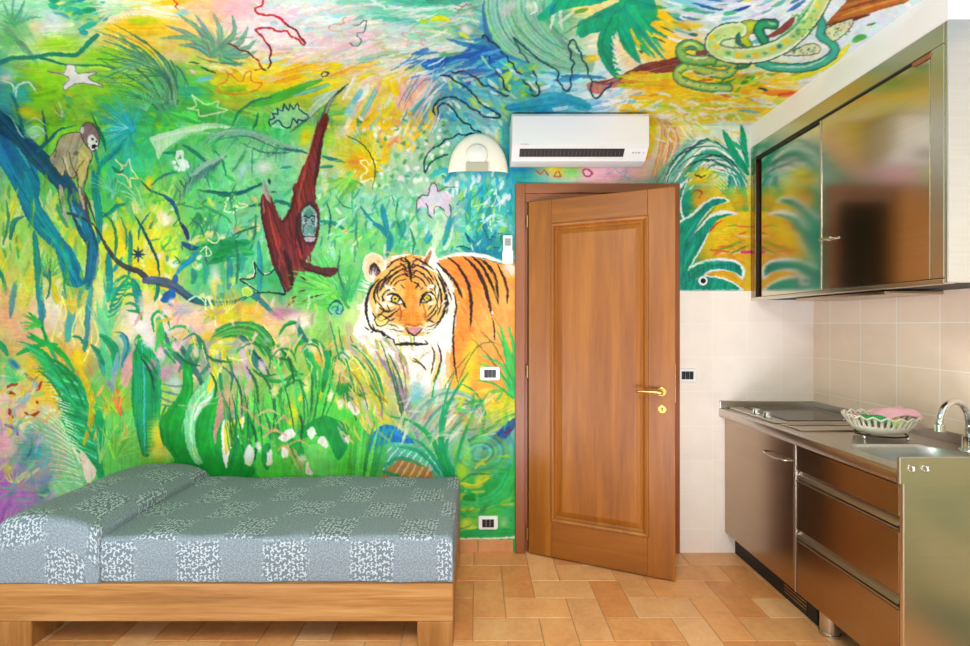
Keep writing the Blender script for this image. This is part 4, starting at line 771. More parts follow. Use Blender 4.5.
for q, w in (('154,332 152,318 158,311 166,317 170,328', 3.4), ('158,316 160,336 156,352', 9), ('168,330 178,326 188,329 195,345 200,360', 3.4), ('171,360 171,344 174,336', 3), ('160,342 170,348', 4)): s(jit('34b058', .05), w, q, 2, .95)
s('c8dc78', 1.6, '188,328 194,340 196,356', 2); l('d0d870', 1.2, '204,330 202,346 206,360'); b('3c9848', 196, 352, 5, 14, 0, .8); b('e8b840', 208, 336, 8, 8)
p('109c3c', '184,358 190,364 193,380 192,396 186,412 181,430 184,450 192,466 180,464 168,450 161,436 160,422 168,408 178,396 182,384', 1, 1, .06)
p('10a03e', '186,420 200,404 222,398 226,410 220,430 218,450 228,474 176,474 180,440', 1, 1, .06)
p('80cc94', '214,372 202,384 190,398 184,420 186,444 194,462 202,463 196,446 195,430 200,412 212,398', 1, 1, .1); s('e4f0d8', 4, '212,396 200,406 194,420', 2, .9); s('b8e4b0', 3, '206,390 194,406 190,432 194,450', 2, .9); s('a8e090', 4, '192,444 196,456 200,460', 2)
s('e4c41c', 8, '218,362 214,378 208,392', 2); s('d8e4a0', 2, '206,398 214,384 220,366', 2)
p('0c9a3c', '228,474 226,440 224,420 240,410 252,420 256,440 254,474', 1, 1, .06)
p('c89888', '222,390 228,402 224,416 218,428 215,444 213,432 216,414 218,400', .95); p('f6f0e4', '223,420 244,414 240,434 230,450 226,468 222,450', 1); p('f0d858', '226,420 242,417 238,434 230,447 226,455 224,444', 1); s('f0c030', 3, '232,424 230,440', 2)
p('90988c', '222,410 236,408 246,412 240,418 226,420', .9); p('c4a880', '226,396 240,388 252,398 246,410 226,408', .7)
s('e0b8a0', 2, '176,404 194,406 220,402', 2, .6); s('d8a880', 3, '230,424 242,436 262,444 280,446', 2, .8)
# yellow bush and green mound
fan('c8bc2c', 222, 322, 20, 160, 22, 18, 32, 3, 0, .9); b('ccc030', 224, 314, 12, 12, 0, .8); s('f0e8a0', 1.4, '207,298 211,306', 2); l('e8f0a8', 1.2, '206,310 205,302 208,296 212,308'); fan('e0dc70', 226, 312, 40, 110, 6, 12, 22, 1.4, 0, .9)
p('409848', '214,330 232,322 252,322 268,330 278,346 282,366 262,352 244,338 226,334', .9); 
for i in range(8): s(jit(['3c8c48', '58a848', '2c7c40', '80b050'][i % 4], .04), 3, [(212 - i, 334 + i * 2), (232, 324 + i * 2), (254, 324 + i * 3), (272 - i, 340 + i * 3)], 2, .85)
for i in range(9): s(jit(['e0d444', 'c8c038', 'a8b850', '90b0a8', 'd8b878', '70a0a0'][i % 6], .04), 3, [(212 + i * 2, 372 - i), (210 + i * 2, 352), (222 + i, 340 + i), (244 - i * .5, 340 + i * 2)], 2, .85)
b('e4d844', 218, 344, 10, 8, 0, .85); b('f0d8a0', 220, 342, 4, 3); b('80b8b0', 234, 350, 10, 6, -10, .8); b('c0a8c0', 240, 342, 8, 7, 0, .7)
s('286c74', 7, '238,334 248,344 254,358 258,374', 2, .9); s('c8a8c8', 7, '240,344 244,360 250,380', 2, .8); s('285c5c', 3, '252,350 262,362 270,376', 2); l('d8e08c', 1.4, '220,372 224,360 232,358 240,360 246,358'); b('8890a0', 266, 340, 5, 4)
for q in ('264,325 270,334 276,343 275,354 279,362 274,368', ): l('e8d870', 1.6, q); l('2c5c3c', 1, '262,326 272,338 274,350')
# blades and stalks
for i in range(40):
    x = rng.uniform(228, 300); y = rng.uniform(430, 466)
    s(jit(['147c34', '1c9044', '208c50', '50b848', '68c450'][i % 5], .04), rng.uniform(1.6, 3), pol(x, y, 96 + rng.uniform(-14, 14), rng.uniform(40, 84), rng.uniform(-14, 14)), 1, .9)
b('60c450', 300, 446, 44, 26, 0, .85); p('5cc84c', '322,384 330,398 344,408 358,420 362,440 354,476 332,476 326,440 318,420 314,404', .95)
p('64cc54', '268,392 276,396 279,412 274,424 268,420 265,404', 1); p('58c84c', '252,438 260,432 270,446 284,462 290,476 258,476', .95); b('c8d428', 294, 412, 7, 16, -10, .9); b('f0d024', 291, 422, 4, 5); b('ecc820', 320, 392, 4, 9, 6, .9); b('e8d020', 300, 398, 4, 6); b('e8c890', 340, 380, 8, 6, 0, .8); b('f0d0a0', 318, 374, 6, 8, 0, .7); b('e8a850', 318, 358, 6, 12, 0, .8); b('d8c0a8', 282, 380, 8, 10, 0, .7)
p('109440', '297,432 310,422 324,415 338,420 350,427 344,434 342,440 348,446 340,456 334,450 328,438 314,436 304,438', 1, 1, .05)
p('109440', '326,430 346,430 346,448 338,460 332,450', 1, 1, .05); p('10943c', '288,440 298,440 304,452 298,460 290,452', .9); p('10943c', '322,474 330,462 334,474', .9); p('109440', '262,446 270,444 268,470 262,462', .9)
for q in ('278,438 286,430 292,428 296,434 284,442', '282,446 288,444 288,456 282,458', '317,440 324,436 328,446 320,452', '306,462 312,458 316,472 306,474', '344,438 350,434 350,444', '267,452 271,448 272,464 267,466'): p('f2e4d8', q, .95)
p('74d064', '308,446 320,444 330,456 334,474 314,474 308,460', .95)
for q in ('276,452 286,446 300,472', '292,446 304,470', '276,424 284,416 288,424', '266,424 280,432'): s('c8a870', 3, q, 2, .85)
for q, w in (('320,366 318,392 312,430', 1.8), ('306,346 312,376 310,420', 2.6), ('290,366 302,386 304,430', 2), ('336,356 330,384 318,430', 1.8), ('342,350 338,384 322,424', 1.6), ('294,370 306,400 308,428', 1.6), ('330,350 326,372 322,392', 6), ('300,342 306,352 314,378', 4), ('282,352 296,372 304,396', 3), ('286,386 292,376 304,374', 3), ('278,398 282,388 290,384', 4), ('254,368 270,380 284,380 292,374', 4)): s(jit('1c8844', .04), w, q, 2, .95)
for q, w in (('278,336 284,326 294,322 300,330 308,346 314,368 316,390', 5), ('294,356 298,344 310,340 322,346 328,364 326,384', 4), ('298,330 306,348 312,374', 8), ('322,346 328,360 324,380', 6)): s(jit('209850', .03), w, q, 2, .95)
s('286c70', 5, '296,324 302,334 306,342', 2, .9); s('1c6840', 1.6, '280,334 286,326 296,322', 2); s('28a048', 6, '276,344 284,356 292,372', 2, .9)
p('209040', '336,386 344,382 354,384 356,392 348,392 352,402 358,412 348,404 338,394', .95); s('189048', 3, '342,398 356,396 372,392', 2); l('1c6c38', 1.2, '350,376 352,396 356,420'); p('f0d8c8', '346,404 354,400 360,408 356,416', .9); b('b8c4d8', 367, 404, 8, 8, 0, .85); b('e0e4e8', 366, 402, 3, 3)
# ochre and mauve thicket
b('c4bc30', 376, 390, 16, 30, -10, .85); b('d8c030', 360, 372, 12, 12, 0, .8); b('e0a850', 344, 380, 6, 6); b('dcc840', 384, 420, 10, 10, 0, .8); b('d0b050', 392, 372, 10, 16, 0, .7); b('c4a8b0', 392, 376, 8, 40, -20, .6); b('f0e4d8', 372, 350, 16, 12, 40, .6)
dabs((350, 340, 412, 430), 70, 'c8c038 e0c848 a8b040 d8b890 b8a098 e8d070 88a850', 20, 3, -60, 24, .75)
for i in range(14): s(jit(['a088a0', '907c88', 'b09890', '787070'][i % 4], .04), 2, pol(372 + i * 2.4, 346 + i * 3, -58 - i, 66, -10), 2, .8)
for q in ('392,366 398,392 404,432', '380,340 392,376 402,420', '396,388 402,404 404,430', '388,352 398,374 404,394'): s('3c6c50', 1.8, q, 2, .9)
for q, w in (('350,344 362,352 376,372 384,398', 3.4), ('354,356 368,372 378,392', 2.4), ('366,382 378,396 384,410', 2), ('340,340 348,366 356,396', 2), ('330,322 336,346 344,380', 1.8), ('338,326 342,350 346,372', 1.6)): s('1c8c5c', w, q, 2, .95)
l('e0e870', 1, '348,362 354,358 360,366 352,370 348,362'); l('a03c30', 1, '350,336 352,342')
b('70b0b4', 418, 396, 16, 10, -50, .8); b('88c0c8', 414, 388, 6, 18, 20, .7); b('e8dcd0', 432, 390, 14, 10, 0, .6)
# mound of pale arcs, blue hill, shell
b('a8bca0', 446, 418, 46, 28, -8, .85)
for i in range(16): s(jit(['90b898', 'b8ccb0', '70a890', 'a8b8a8', 'd0d0b8', 'c0a890', '58a088'][i % 7], .04), 3.4, [(402 + i * 3, 428 + i), (416 + i * 3, 404 + i * 1.5), (442 + i * 2, 390 + i * 1.6), (470 + i * .5, 396 + i * 1.5), (486, 416 + i)], 2, .8)
for q in ('446,412 464,404 478,412', '440,418 456,412 470,420', '450,430 462,420 474,424'): s('b87c58', 3, q, 2, .7)
p('1a78b4', '368,452 372,436 380,426 392,425 404,432 414,442 402,444 386,448', 1, 1, .08); s('2c90c0', 4, '376,436 390,430 404,438', 2, .8)
p('60b898', '362,478 366,460 378,447 396,442 416,446 436,458 448,478', 1, 1, .08)
for i in range(8): s('d8f0e4', 1.5, [(372 + i * 8, 476), (380 + i * 8, 460), (392 + i * 7, 446 + i)], 2, .8)
p('cc8848', '382,478 390,466 404,458 420,462 432,478', .9)
for i in range(5): s('e8c8a0', 2, [(392 + i * 8, 478), (398 + i * 8, 468), (404 + i * 6, 460 + i)], 2, .9)
for q in ('380,468 400,458 424,466', '364,470 384,472 404,478', '398,446 420,452 440,474'): s('2c9c70', 4, q, 2, .85)
for i in range(9): s(jit(['50bc44', '40a848', '70cc58'][i % 3], .04), 5, pol(350 + i * 3.6, 476, 92 - i * 1.8, 60 - i, -14), 1, .95)
# tall curving grass
for q, w in (('446,474 441,440 446,410 456,390 468,372', 6), ('448,476 432,440 412,422 390,416', 6), ('454,470 462,440 474,410 486,396', 4), ('480,436 484,414 478,396 466,386 460,384', 4), ('444,450 440,424 448,390 454,372', 3), ('452,474 446,448 452,430 464,418', 4), ('446,474 424,446 404,434', 4), ('470,440 490,428 512,410', 4), ('432,396 436,378 444,362', 2)): s(jit('14985c', .04), w * 1.2, q, 1, .95)
# bottom right patch
b('e4d838', 492, 398, 16, 14, 0, .9); b('e8dc40', 506, 412, 10, 12, 0, .9); b('c8b838', 470, 420, 12, 10, 0, .5); l('d8a058', 1, '478,384 484,390 482,398 490,396 496,386 494,398 500,404'); fan('c8c828', 512, 400, 140, 220, 8, 16, 28, 2.4, 0, .8)
for i in range(7): s(jit('a8b060', .05), 2, [(474, 420 + i * 3), (490, 414 + i * 3), (512, 404 + i * 3)], 2, .7)
s('2c5c88', 11, '482,448 496,440 508,428 516,418', 2); s('1c4c90', 5, '496,436 510,426', 2); s('802c40', 4, '490,440 500,440', 2); s('702c4c', 3, '504,434 512,428', 2)
for i in range(10): l(jit(['58a888', '70b890', '3c9878', '88b048'][i % 4], .04), 3.2, [(480 + (8 + i * 2.6) * math.cos(t), 452 + (6 + i * 2) * math.sin(t)) for t in np.linspace(-3 + i * .3, 1.8 + i * .2, 14)], .6)
b('a8cc2c', 462, 472, 8, 14, 0, .9); b('c8d030', 484, 476, 10, 6); b('28b060', 502, 482, 14, 24, 10, .9); b('e8dc40', 478, 482, 5, 6)
for q, w, c in (('460,502 484,502 502,490 514,464', 13, '34b868'), ('458,490 480,494 500,478', 8, '28a850'), ('460,516 486,514 508,504 516,488', 9, '58c058'), ('458,482 474,486 490,478', 5, 'c4d438'), ('458,496 476,500', 5, '1c9c40'), ('460,510 474,508', 4, 'c8d040')): s(c, w, q, 2, .95)
b('44bc68', 506, 510, 12, 22, 10, .85); b('d8d440', 466, 524, 8, 8, 0, .8); s('30b060', 12, '458,534 484,534 516,532', 2); b('b8d890', 504, 522, 6, 8, 30, .6)
l('f2f0d0', 2, '440,539 480,538.5 516,537')
for q in ('460,482 472,474 490,474', '462,498 486,490'): s('1c8c48', 2.4, q, 2, .8)
# winding dark lines over the ceiling
DK = '143c5a'
for q, w in (('483,38 482,36 485,35 490,41 497,45 501,51 507,57 508,61 513,64 515,70 520,74 524,82 530,86 531,93 535,96 539,94 539,88 536,83 536,77 533,71', 1.9),
             ('489,57 490,63 495,68 497,74 503,79 504,87 508,91 509,95 506,96 500,93 495,90 490,86 483,85 478,79 471,75 466,72 460,71 455,73 448,71 440,75', 1.9),
             ('440,75 449,76 455,81 462,84 469,90 476,97 480,103 489,109 497,113 500,116 498,118 491,117 483,116 478,111 471,108 465,103 460,100 454,97 446,97 439,100 434,106 433,111 436,116', 1.9),
             ('435,120 438,113 438,107 443,103 450,106 455,112 458,117 463,122 470,125 473,130 480,131 481,134 478,135 470,133 465,135 457,134 452,138 445,139 441,144 433,148 427,154 424,163 425,172 430,163 437,158 447,154', 1.7)): l(DK, w, q)
for q, w in (('513,37 520,43 528,50 535,56 541,61 548,65 556,69 559,74 557,80 562,86 564,90 568,90 571,85 570,79 572,74 571,68 574,63 570,58 571,52 568,47 570,41 573,39 576,43 577,48 581,53 582,60 587,66 588,74 592,82 590,89 593,96 597,98 601,94 605,89 610,86 611,82', 1.8), ('513,38 518,46 520,52 525,56 528,62', 1.4)): l('12485e', w, q)
s('1c78a0', 4, '560,76 584,76 606,78', 2, .8); s('2878a8', 4, '604,60 592,80', 2, .0)
# left ceiling edge strokes kept loose
dabs((-40, -30, 60, 20), 14, '9cd8b0 78c090 b8e0c0', 24, 4, 20, 20, .6)

# --- further marks that close the gaps: dark lines in the forest, broken colour, shade between leaves
for q, w in (('150,186 162,176 176,172', 2.4), ('196,168 206,178 210,190', 2), ('214,150 222,160 226,176', 2.4), ('236,184 230,196 232,210', 2), ('150,212 140,226 138,240', 2.2), ('236,240 238,262 236,284', 3), ('216,214 206,222 200,236', 2.4), ('256,214 254,236 250,250', 3), ('258,226 244,230 232,236', 2.2), ('190,218 200,226 204,238', 2),
             ('102,212 112,222 116,240 114,262', 3), ('120,216 126,232 126,250', 2.4), ('30,196 32,214 28,228', 3), ('6,200 8,222 2,246', 3), ('48,262 50,284 46,300', 3), ('68,262 64,280 66,300', 2.6), ('326,200 330,216 328,240', 2), ('336,196 344,206 352,208', 1.8), ('398,198 396,216 400,228', 2.4), ('410,228 414,242 412,254', 2.4), ('340,250 338,272 344,290', 2.2)):
    s(jit('2a7c68', .06), w, q, 2, .85)
dabs((150, 190, 260, 262), 70, '2c8c5c 48a868 3c9878 78b858 2c7c68', 10, 2.4, 60, 60, .7)
dabs((0, 180, 90, 300), 50, '3c9860 80b848 48a070 b8c850', 16, 3, 86, 16, .6)
dabs((320, 190, 420, 246), 56, '3c9c70 48b080 2c8c80 68c890 d8ecd8', 11, 2.6, 64, 40, .7)
dabs((440, 190, 512, 250), 46, '1c8c98 2ca0a0 e0f0ec 48a878 98d048', 10, 2.4, 70, 40, .75)
dabs((130, 300, 330, 350), 70, 'f0c0b0 e8d060 c898a8 f4e0d0 98a8a8 e0b048 88a860', 14, 3, 60, 50, .65)
for q, w in (('140,356 150,372 154,392', 3), ('176,352 186,362 200,366', 3), ('204,352 214,360 232,362', 3), ('232,372 240,390 242,416', 2.4), ('246,366 256,384 258,410', 3), ('260,372 272,392 276,420', 3), ('282,350 290,362 294,384', 3), ('226,356 232,372 230,392', 2.6), ('266,346 276,356 288,360', 3), ('250,420 256,440 254,462', 3), ('264,410 270,430 268,452', 2.6), ('296,404 302,424 300,444', 2.4), ('210,372 216,384 214,398', 2.6)):
    s(jit('1c6c44', .06), w, q, 2, .85)
for q, w in (('242,376 250,396 252,420', 4), ('272,356 282,378 286,404', 4), ('300,366 296,392 300,416', 3.6), ('312,356 320,374 318,396', 4), ('334,356 330,376 336,396', 3), ('256,400 262,424 272,446', 4), ('236,426 246,446 256,470', 5)):
    s(jit('58c458', .06), w, q, 2, .85)
for q in ('232,396 236,420 232,446', '244,392 248,418 246,448', '254,396 260,420 262,450', '268,386 274,410 272,440', '284,384 290,408 294,432'): s('1a6c34', 1.5, q, 2, .9)
dabs((90, 380, 132, 440), 26, '98c840 b8d048 58b058 d8c848 e8a858', 12, 2.2, 80, 50, .7)
dabs((0, 360, 60, 420), 40, 'f0c828 f4dca0 a8d070 e8b0a8 c8d8b0 f0b050', 12, 3.4, 40, 50, .7)
dabs((0, 420, 60, 500), 44, '98a8b8 70a8a8 b898c0 b8b090 88c890 68b8a0 d8d8a0', 18, 2.6, 30, 60, .65)
dabs((336, 362, 388, 440), 46, 'b8b030 e0c050 788c40 c8a8a0 98a888 d8d070', 16, 2.2, 118, 24, .75)
dabs((400, 398, 490, 440), 40, '88b898 c8d0b0 60a890 b89878 e0d8b8', 20, 2.4, 40, 40, .6)
dabs((458, 390, 514, 530), 46, '3cb060 a8cc38 d8d440 28985c 68c060', 18, 3.4, 30, 50, .6)
# pale ground behind the lamp
b('eef0d8', 491, 142, 12, 20, 0, .9); s('e4e088', 5, '496,128 497,146 499,162', 2, .8); s('f4f2e4', 5, '486,130 486,146', 2, .8); s('58b8b0', 3, '503,126 504,150 507,166', 2, .8)
# softened water horn, pale streaks
dabs((415, 50, 500, 74), 26, '2c78b8 3c90c4 1c60a8 5ca8d0 2468b0', 26, 3, 14, 14, .7); dabs((395, 58, 440, 78), 14, 'f0e8e8 3c88c0 c8dce8', 22, 2.4, 20, 10, .8)
dabs((480, 60, 540, 100), 20, 'e4f4f8 38b0d0 70c8d8 a0d8b0', 14, 3, -40, 24, .75); dabs((400, 70, 450, 128), 26, 'e8d8d8 98b8d0 f0c8c0 5898c0 f0e8d8', 26, 2, 58, 10, .7)
# ape's leg over the palm, darker sides
p('5c2a2e', '298,258 306,262 320,267 338,268 330,277 316,273 304,270', .95); s('3c1a20', 2, '304,268 318,273 330,275', 2, .8)
s('3c1a22', 2.4, '262,198 262,218 268,242 276,266 288,290', 2, .7); s('3c1a22', 2.4, '296,190 292,206 283,222 279,214', 2, .7); s('2c1418', 3, '288,262 292,276 291,288', 2, .8); s('c06058', 1.6, '306,170 300,190 298,204', 2, .7)
for q in ('318,120 314,140 308,160', '326,116 322,140 318,168', '270,206 276,224 282,240'): s('5c2028', 2, q, 2, .7)
fan('74cc68', 336, 292, 150, 205, 9, 26, 50, 3, 8, .9)
# lines restated
for q in ('263,-3 262,5 255,8 257,13 266,15 272,15 280,18 287,25 296,30 300,37 305,42 303,45 298,39 290,36 287,31 278,31 270,28 260,28 255,30 262,36 266,43 270,47 271,53 269,58 271,62 268,68',): l('c42c3c', 1.9, q)
l('6a2438', 1.5, '287,25 296,30 300,37 304,42'); l('6a2438', 1.7, '266,43 271,50 269,58 271,62 268,68'); l('e08a30', 1.4, '226,72 233,76 238,81 243,80 245,73 251,71 250,78 253,82 262,83 257,89 246,93 233,94 217,91 218,85 226,81 228,74')
l('20506c', 1.4, '270,126 269,120 274,118 272,113 278,114 277,108 282,111 284,104 288,110 290,104 293,109 297,103 299,109 303,112 308,116 305,121 298,119 297,123 293,118 290,127 285,127 282,125 278,120 272,124')
# star outlined beside the ape
l('143c34', 1.3, '254,262 254,277 240,279 252,287 258,292 258,293 270,292 285,294 281,282 276,268 270,273 262,274 254,262')
# left foot of the wall: palm leaflets and leaves
for i in range(20):
    k = i / 19; s(jit('2cb070', .05), 3, pol(40 + 44 * k, 350 + 70 * k, 150 - 30 * k, 26, 24), 1, .85)
    s(jit('1c9458', .05), 3, pol(42 + 44 * k, 350 + 76 * k, -40 - 20 * k, 22, -20), 1, .85)
for i in range(14): s(jit('8cd498', .05), 2.4, pol(84 - i * 1.4, 486 - i * 4.4, 168 - i * 3, 34, 22), 1, .85)
for i in range(14): s('eef6dc', 1, pol(82 - i * 1.4, 484 - i * 4.4, 166 - i * 3, 30, 22), 1, .8)
fan('58c878', 14, 382, 20, 160, 8, 10, 20, 3, 0, .6)
for q, w in (('134,342 140,352 150,362 158,376', 3), ('166,404 160,424 164,446', 3)): s('0c7c44', w, q, 2, .7)
for q in ('178,402 168,420 168,440 178,458', '200,412 196,430 200,452', '232,420 234,446 230,466'): s('0c8434', 3, q, 2, .6); 
for q in ('186,370 190,386 186,404 180,420', '214,408 210,430 214,456'): s('2cb858', 3, q, 2, .7)
# warm ground, pink and white showing between the blades
for x, y, rx, ry, c in ((248, 346, 7, 5, 'e8c0a8'), (276, 352, 6, 8, 'f0c8a0'), (284, 340, 8, 5, 'e8c8a8'), (312, 348, 6, 7, 'f0d0a0'), (262, 366, 5, 8, 'd8b8c8'), (248, 388, 5, 10, 'c8a890'), (274, 392, 5, 8, 'f0e0a0'), (306, 384, 4, 9, 'f0e090'), (330, 396, 4, 8, 'f0d8b0'), (338, 368, 6, 9, 'f0c890'), (346, 354, 7, 6, 'e8d8c0'), (258, 446, 4, 7, 'f4e8d8'), (302, 458, 5, 5, 'f0e0d0'), (340, 404, 4, 6, 'f4e0d0'), (214, 352, 6, 5, 'f0e070'), (176, 346, 6, 7, 'f0b8c0'), (196, 352, 4, 8, 'e8c8b8'), (148, 340, 8, 10, 'f8e4e4'), (160, 352, 5, 8, 'e8c0c8')):
    b(c, x, y, rx, ry, rng.uniform(-30, 30), .8, .5)
for q, w, c in (('236,352 248,344 262,346 270,358 268,370', 2.2, '2c8048'), ('270,360 278,350 290,350 296,362', 2.2, '2c8048'), ('252,368 262,376 276,374', 2.4, '1c7440'), ('300,352 308,344 318,348 322,362', 2, '2c8850'), ('284,388 296,380 306,386', 2.2, '1c7c40'), ('332,360 342,352 350,360', 1.8, '2c8858'), ('222,366 232,376 230,390', 2, '406c60'), ('182,340 194,334 204,344 206,358', 2.2, '2c7c58')): s(c, w, q, 2, .9)
for q in ('246,336 252,346 250,360 258,372', '286,334 290,346 286,358', '340,356 346,364 342,374 350,380', '306,358 312,366 308,376'): l('e0d070', 1.1, q, .9)
for q, c in (('238,404 250,412 262,426 278,432', 'c8986c'), ('262,438 274,430 288,436', 'd0a878'), ('284,448 298,440 310,446', 'c8b070'), ('256,416 268,410 280,414', 'd8b890')): s(c, 2.6, q, 2, .75)
p('f2e6da', '244,452 250,444 254,454 250,466 245,464', .9); p('f4ece0', '306,430 312,426 316,434 311,440', .9)
for q in ('362,356 372,372 380,396 382,420', '352,372 362,388 368,410', '398,352 404,372 406,396'): s('6c5c68', 1.6, q, 2, .7)
for q in ('346,350 360,366 370,388', '356,346 372,362 384,384'): s('e4dc80', 2, q, 2, .8)
# broken white and lime through the yellow ceiling
dabs((640, 92, 745, 122), 40, 'f6f0d8 f4e070 d8e040 f6d440 f0f4f0 e8a830', 18, 2.4, 2, 12, .85); dabs((660, 112, 740, 140), 34, 'f4f6ee f6e49c e8e060 f4cc30 c8dc50 f6f2e0', 12, 2.6, -24, 26, .85); dabs((600, 96, 660, 120), 20, 'f4f6f4 d8e8f0 f6ecc0 a8d8e0', 12, 2.6, 10, 30, .8)
dots((656, 100, 740, 134), 26, 'f6f4e8 e0e458 f6f0c8', 2)
for q in ('652,116 660,130 656,152', '658,117 668,134 662,158', '664,119 676,138 668,162'): s('f4d0b0', 2, q, 2, .8)
# tiger: fur and finer stripes
dabs((386, 252, 430, 262), 16, 'e8a050 f0b060 d88838', 8, 1.6, 10, 40, .8); fan('f8ecd8', 372, 281, 60, 110, 6, 9, 15, 1.4, 0, .9)
for q in ('405,256 408,263 410,270', '409,262 411,272 411,282', '398,258 406,262', '420,258 412,262', '400,263 406,267', '418,264 412,268', '402,268 408,272', '417,270 412,273', '404,274 409,277', '416,276 412,278', '390,262 398,260', '428,264 420,261', '386,290 382,296 384,304', '380,284 377,292 379,300', '390,310 382,312 377,318', '396,310 390,316 382,320', '400,284 404,288', '419,283 415,288', '434,284 438,292 438,300', '432,304 428,310', '438,308 432,316 426,320', '442,284 445,294 444,306', '393,274 386,280 381,290', '427,276 433,284 436,294', '395,318 388,321', '428,320 434,322'):
    s('241611', 1.6, q, 2, .9, 0)
for x, y, rx, ry, an in ((388, 287, 6, 2.4, 20), (431, 286, 5, 2.4, -20), (384, 304, 3, 5, 20), (390, 305, 5, 2, 10), (431, 303, 4, 2, -20), (400, 328, 6, 3, 16), (423, 329, 5, 3, -16), (437, 290, 2, 7, 0), (377, 308, 2, 6, 10)): b('fcf6e8', x, y, rx, ry, an, .85, .5)
for q in ('398,303 401,312 399,322', '422,302 425,312 425,320', '403,326 408,324 414,326 420,324 424,326'): s('a8541c', 1.8, q, 2, .7, 0)
dots((402, 296, 420, 318), 14, 'c06a24 d87c2c', .9); dots((396, 326, 406, 336), 8, '3c2418', .6); dots((420, 327, 430, 335), 7, '3c2418', .6)
for q in ('404,330 392,328 378,330', '404,333 392,334 380,339', '424,331 436,330 446,333', '424,334 434,337 442,342'): l('fffaf0', .7, q, .9)
p('c88c88', '406,328 422,328 418,332 414,335 410,332', .95); s('3c1c1c', 1.6, '405,327.5 409,332 414,335.5 419,332 423,327.5', 2, .95, 0); s('241611', 3, '394,345 404,344 414,343.5 427,344.5', 2, .95, 0); s('f0c8c0', 1.6, '404,347 414,347.5 422,347', 2, .8)
for x, y, r in ((395, 298.5, 3.8), (426.5, 297.5, 3.3)): b('241611', x, y, r + 1.1, r + .6, 0, 1, .25); b('dcc430', x, y, r, r - .3, 0, 1, .25); b('20180c', x, y - .2, 1.2, 1.2, 0, 1, .3); b('fffff0', x - 1, y - 1.2, .6, .5, 0, 1, .3)
for q, w in (('386,295 392,293 399,296.5 406,307', 2), ('419,306 423,294.5 430,292 435,295', 2)): s('241611', w, q, 2, .95, 0)
dabs((362, 330, 396, 350), 20, 'e4d4cc f8f0e8 d8c8c8 f0dcc8', 9, 2, -30, 24, .8); dabs((412, 350, 446, 386), 24, 'f0d898 e8d8d0 fcf4ea e4c8a0 d8d0d8', 13, 2.4, 82, 20, .8); dabs((443, 276, 454, 340), 18, 'e8d8c8 fffaf2 e0d0c8', 7, 1.8, 60, 30, .8)
for q, w in (('432,346 434,358 431,372', 1.6), ('437,342 441,356 438,370 433,382', 1.8), ('413,358 420,363 426,369', 1.5)): s('4c2c18', w, q, 2, .9, 0)
for i in range(30): s(['e88430', 'f4b068', 'd87424', 'f8c080'][i % 4], 1.8, pol(rng.uniform(456, 508), rng.uniform(266, 330), -66 + rng.uniform(-10, 10), 14), 2, .5)
# snake: banded back and dark edge
for q in ('677,70 684,66 694,67', '678,78 688,83 706,87 726,88', '682,46 690,43 699,47'): s('c8dc80', 2.6, q, 2, .8)
for x, y in ((684, 68), (680, 76), (692, 84), (708, 87), (722, 88), (704, 71), (720, 74), (731, 70), (683, 54), (686, 46), (697, 60), (708, 60)): b('d8c838', x, y, 2, 1.3, 0, .9, .4); 
for x, y in ((688, 66), (679, 72), (686, 81), (700, 86), (716, 88), (712, 73), (727, 72), (682, 50), (692, 59)): b('3c7848', x, y, 1.5, 1.1, 0, .8, .5)
l('2c5040', 1.1, '739,22 722,24 709,33 705,42 708,52 722,61 744,64 768,60 788,51 806,36 820,18 832,-4', .9); l('4c7860', .9, '737,38 724,39 720,44 726,47 744,48 764,44 783,35 797,23 808,8', .8)
# the great arched palm, filled out; the grey feathers
for i in range(26):
    k = i / 25
    s(jit(['5c9c78', '74ac84', '4a8c68', '86b890'][i % 4], .04), 2.6, [(170 + 8 * math.sin(i), 104 - 6 * k), (164 + 6 * k, 84 - 10 * k), (146 - 6 * k, 58 + 8 * k), (116 - 14 * k + rng.uniform(-8, 8), 30 + 58 * k)], 1, .85)
for i in range(10): s(jit('3c7c64', .04), 1.3, [(172, 100 - i), (168 - i, 76), (144 - i * 2, 46 + i * 4), (104 - i, 28 + i * 6)], 1, .8)
for i in range(12): s(jit(['6ca48c', '88b49c', '5c8c84'][i % 3], .04), 3, pol(226 - i * 3, 156 + i * 1.6, 214 + i * 2, 20 + i * .6, 30), 1, .85)
for i in range(14): s(jit('4c7c7c', .05), 1.2, pol(222 - i * 2.8, 160 + i * 1.6, 226 + i * 2, 16, 24), 1, .8)
s('9cc0a8', 5, '190,176 206,164 226,154', 2, .9)
for i in range(16): s(jit(['7cac90', '98bca4', '5c907c'][i % 3], .04), 2.2, pol(214 + i * 4.6, 134 + i * .8, 206 + i * 3, 18, 30), 1, .8)
s('8cb49c', 6, '210,136 236,131 264,137 296,149', 2, .8); s('4c7c6c', 1.6, '216,140 246,136 272,146 296,152', 2, .8)
for i in range(12): s(jit(['78a88c', '8cb898', '6c9c84'][i % 3], .04), 4, [(216 + rng.uniform(-6, 8), 54), (206 + i * 2.4, 40), (184 + i * 6.4, 24 + abs(i - 6) * 2.6)], 1, .6)
roughen(.45)
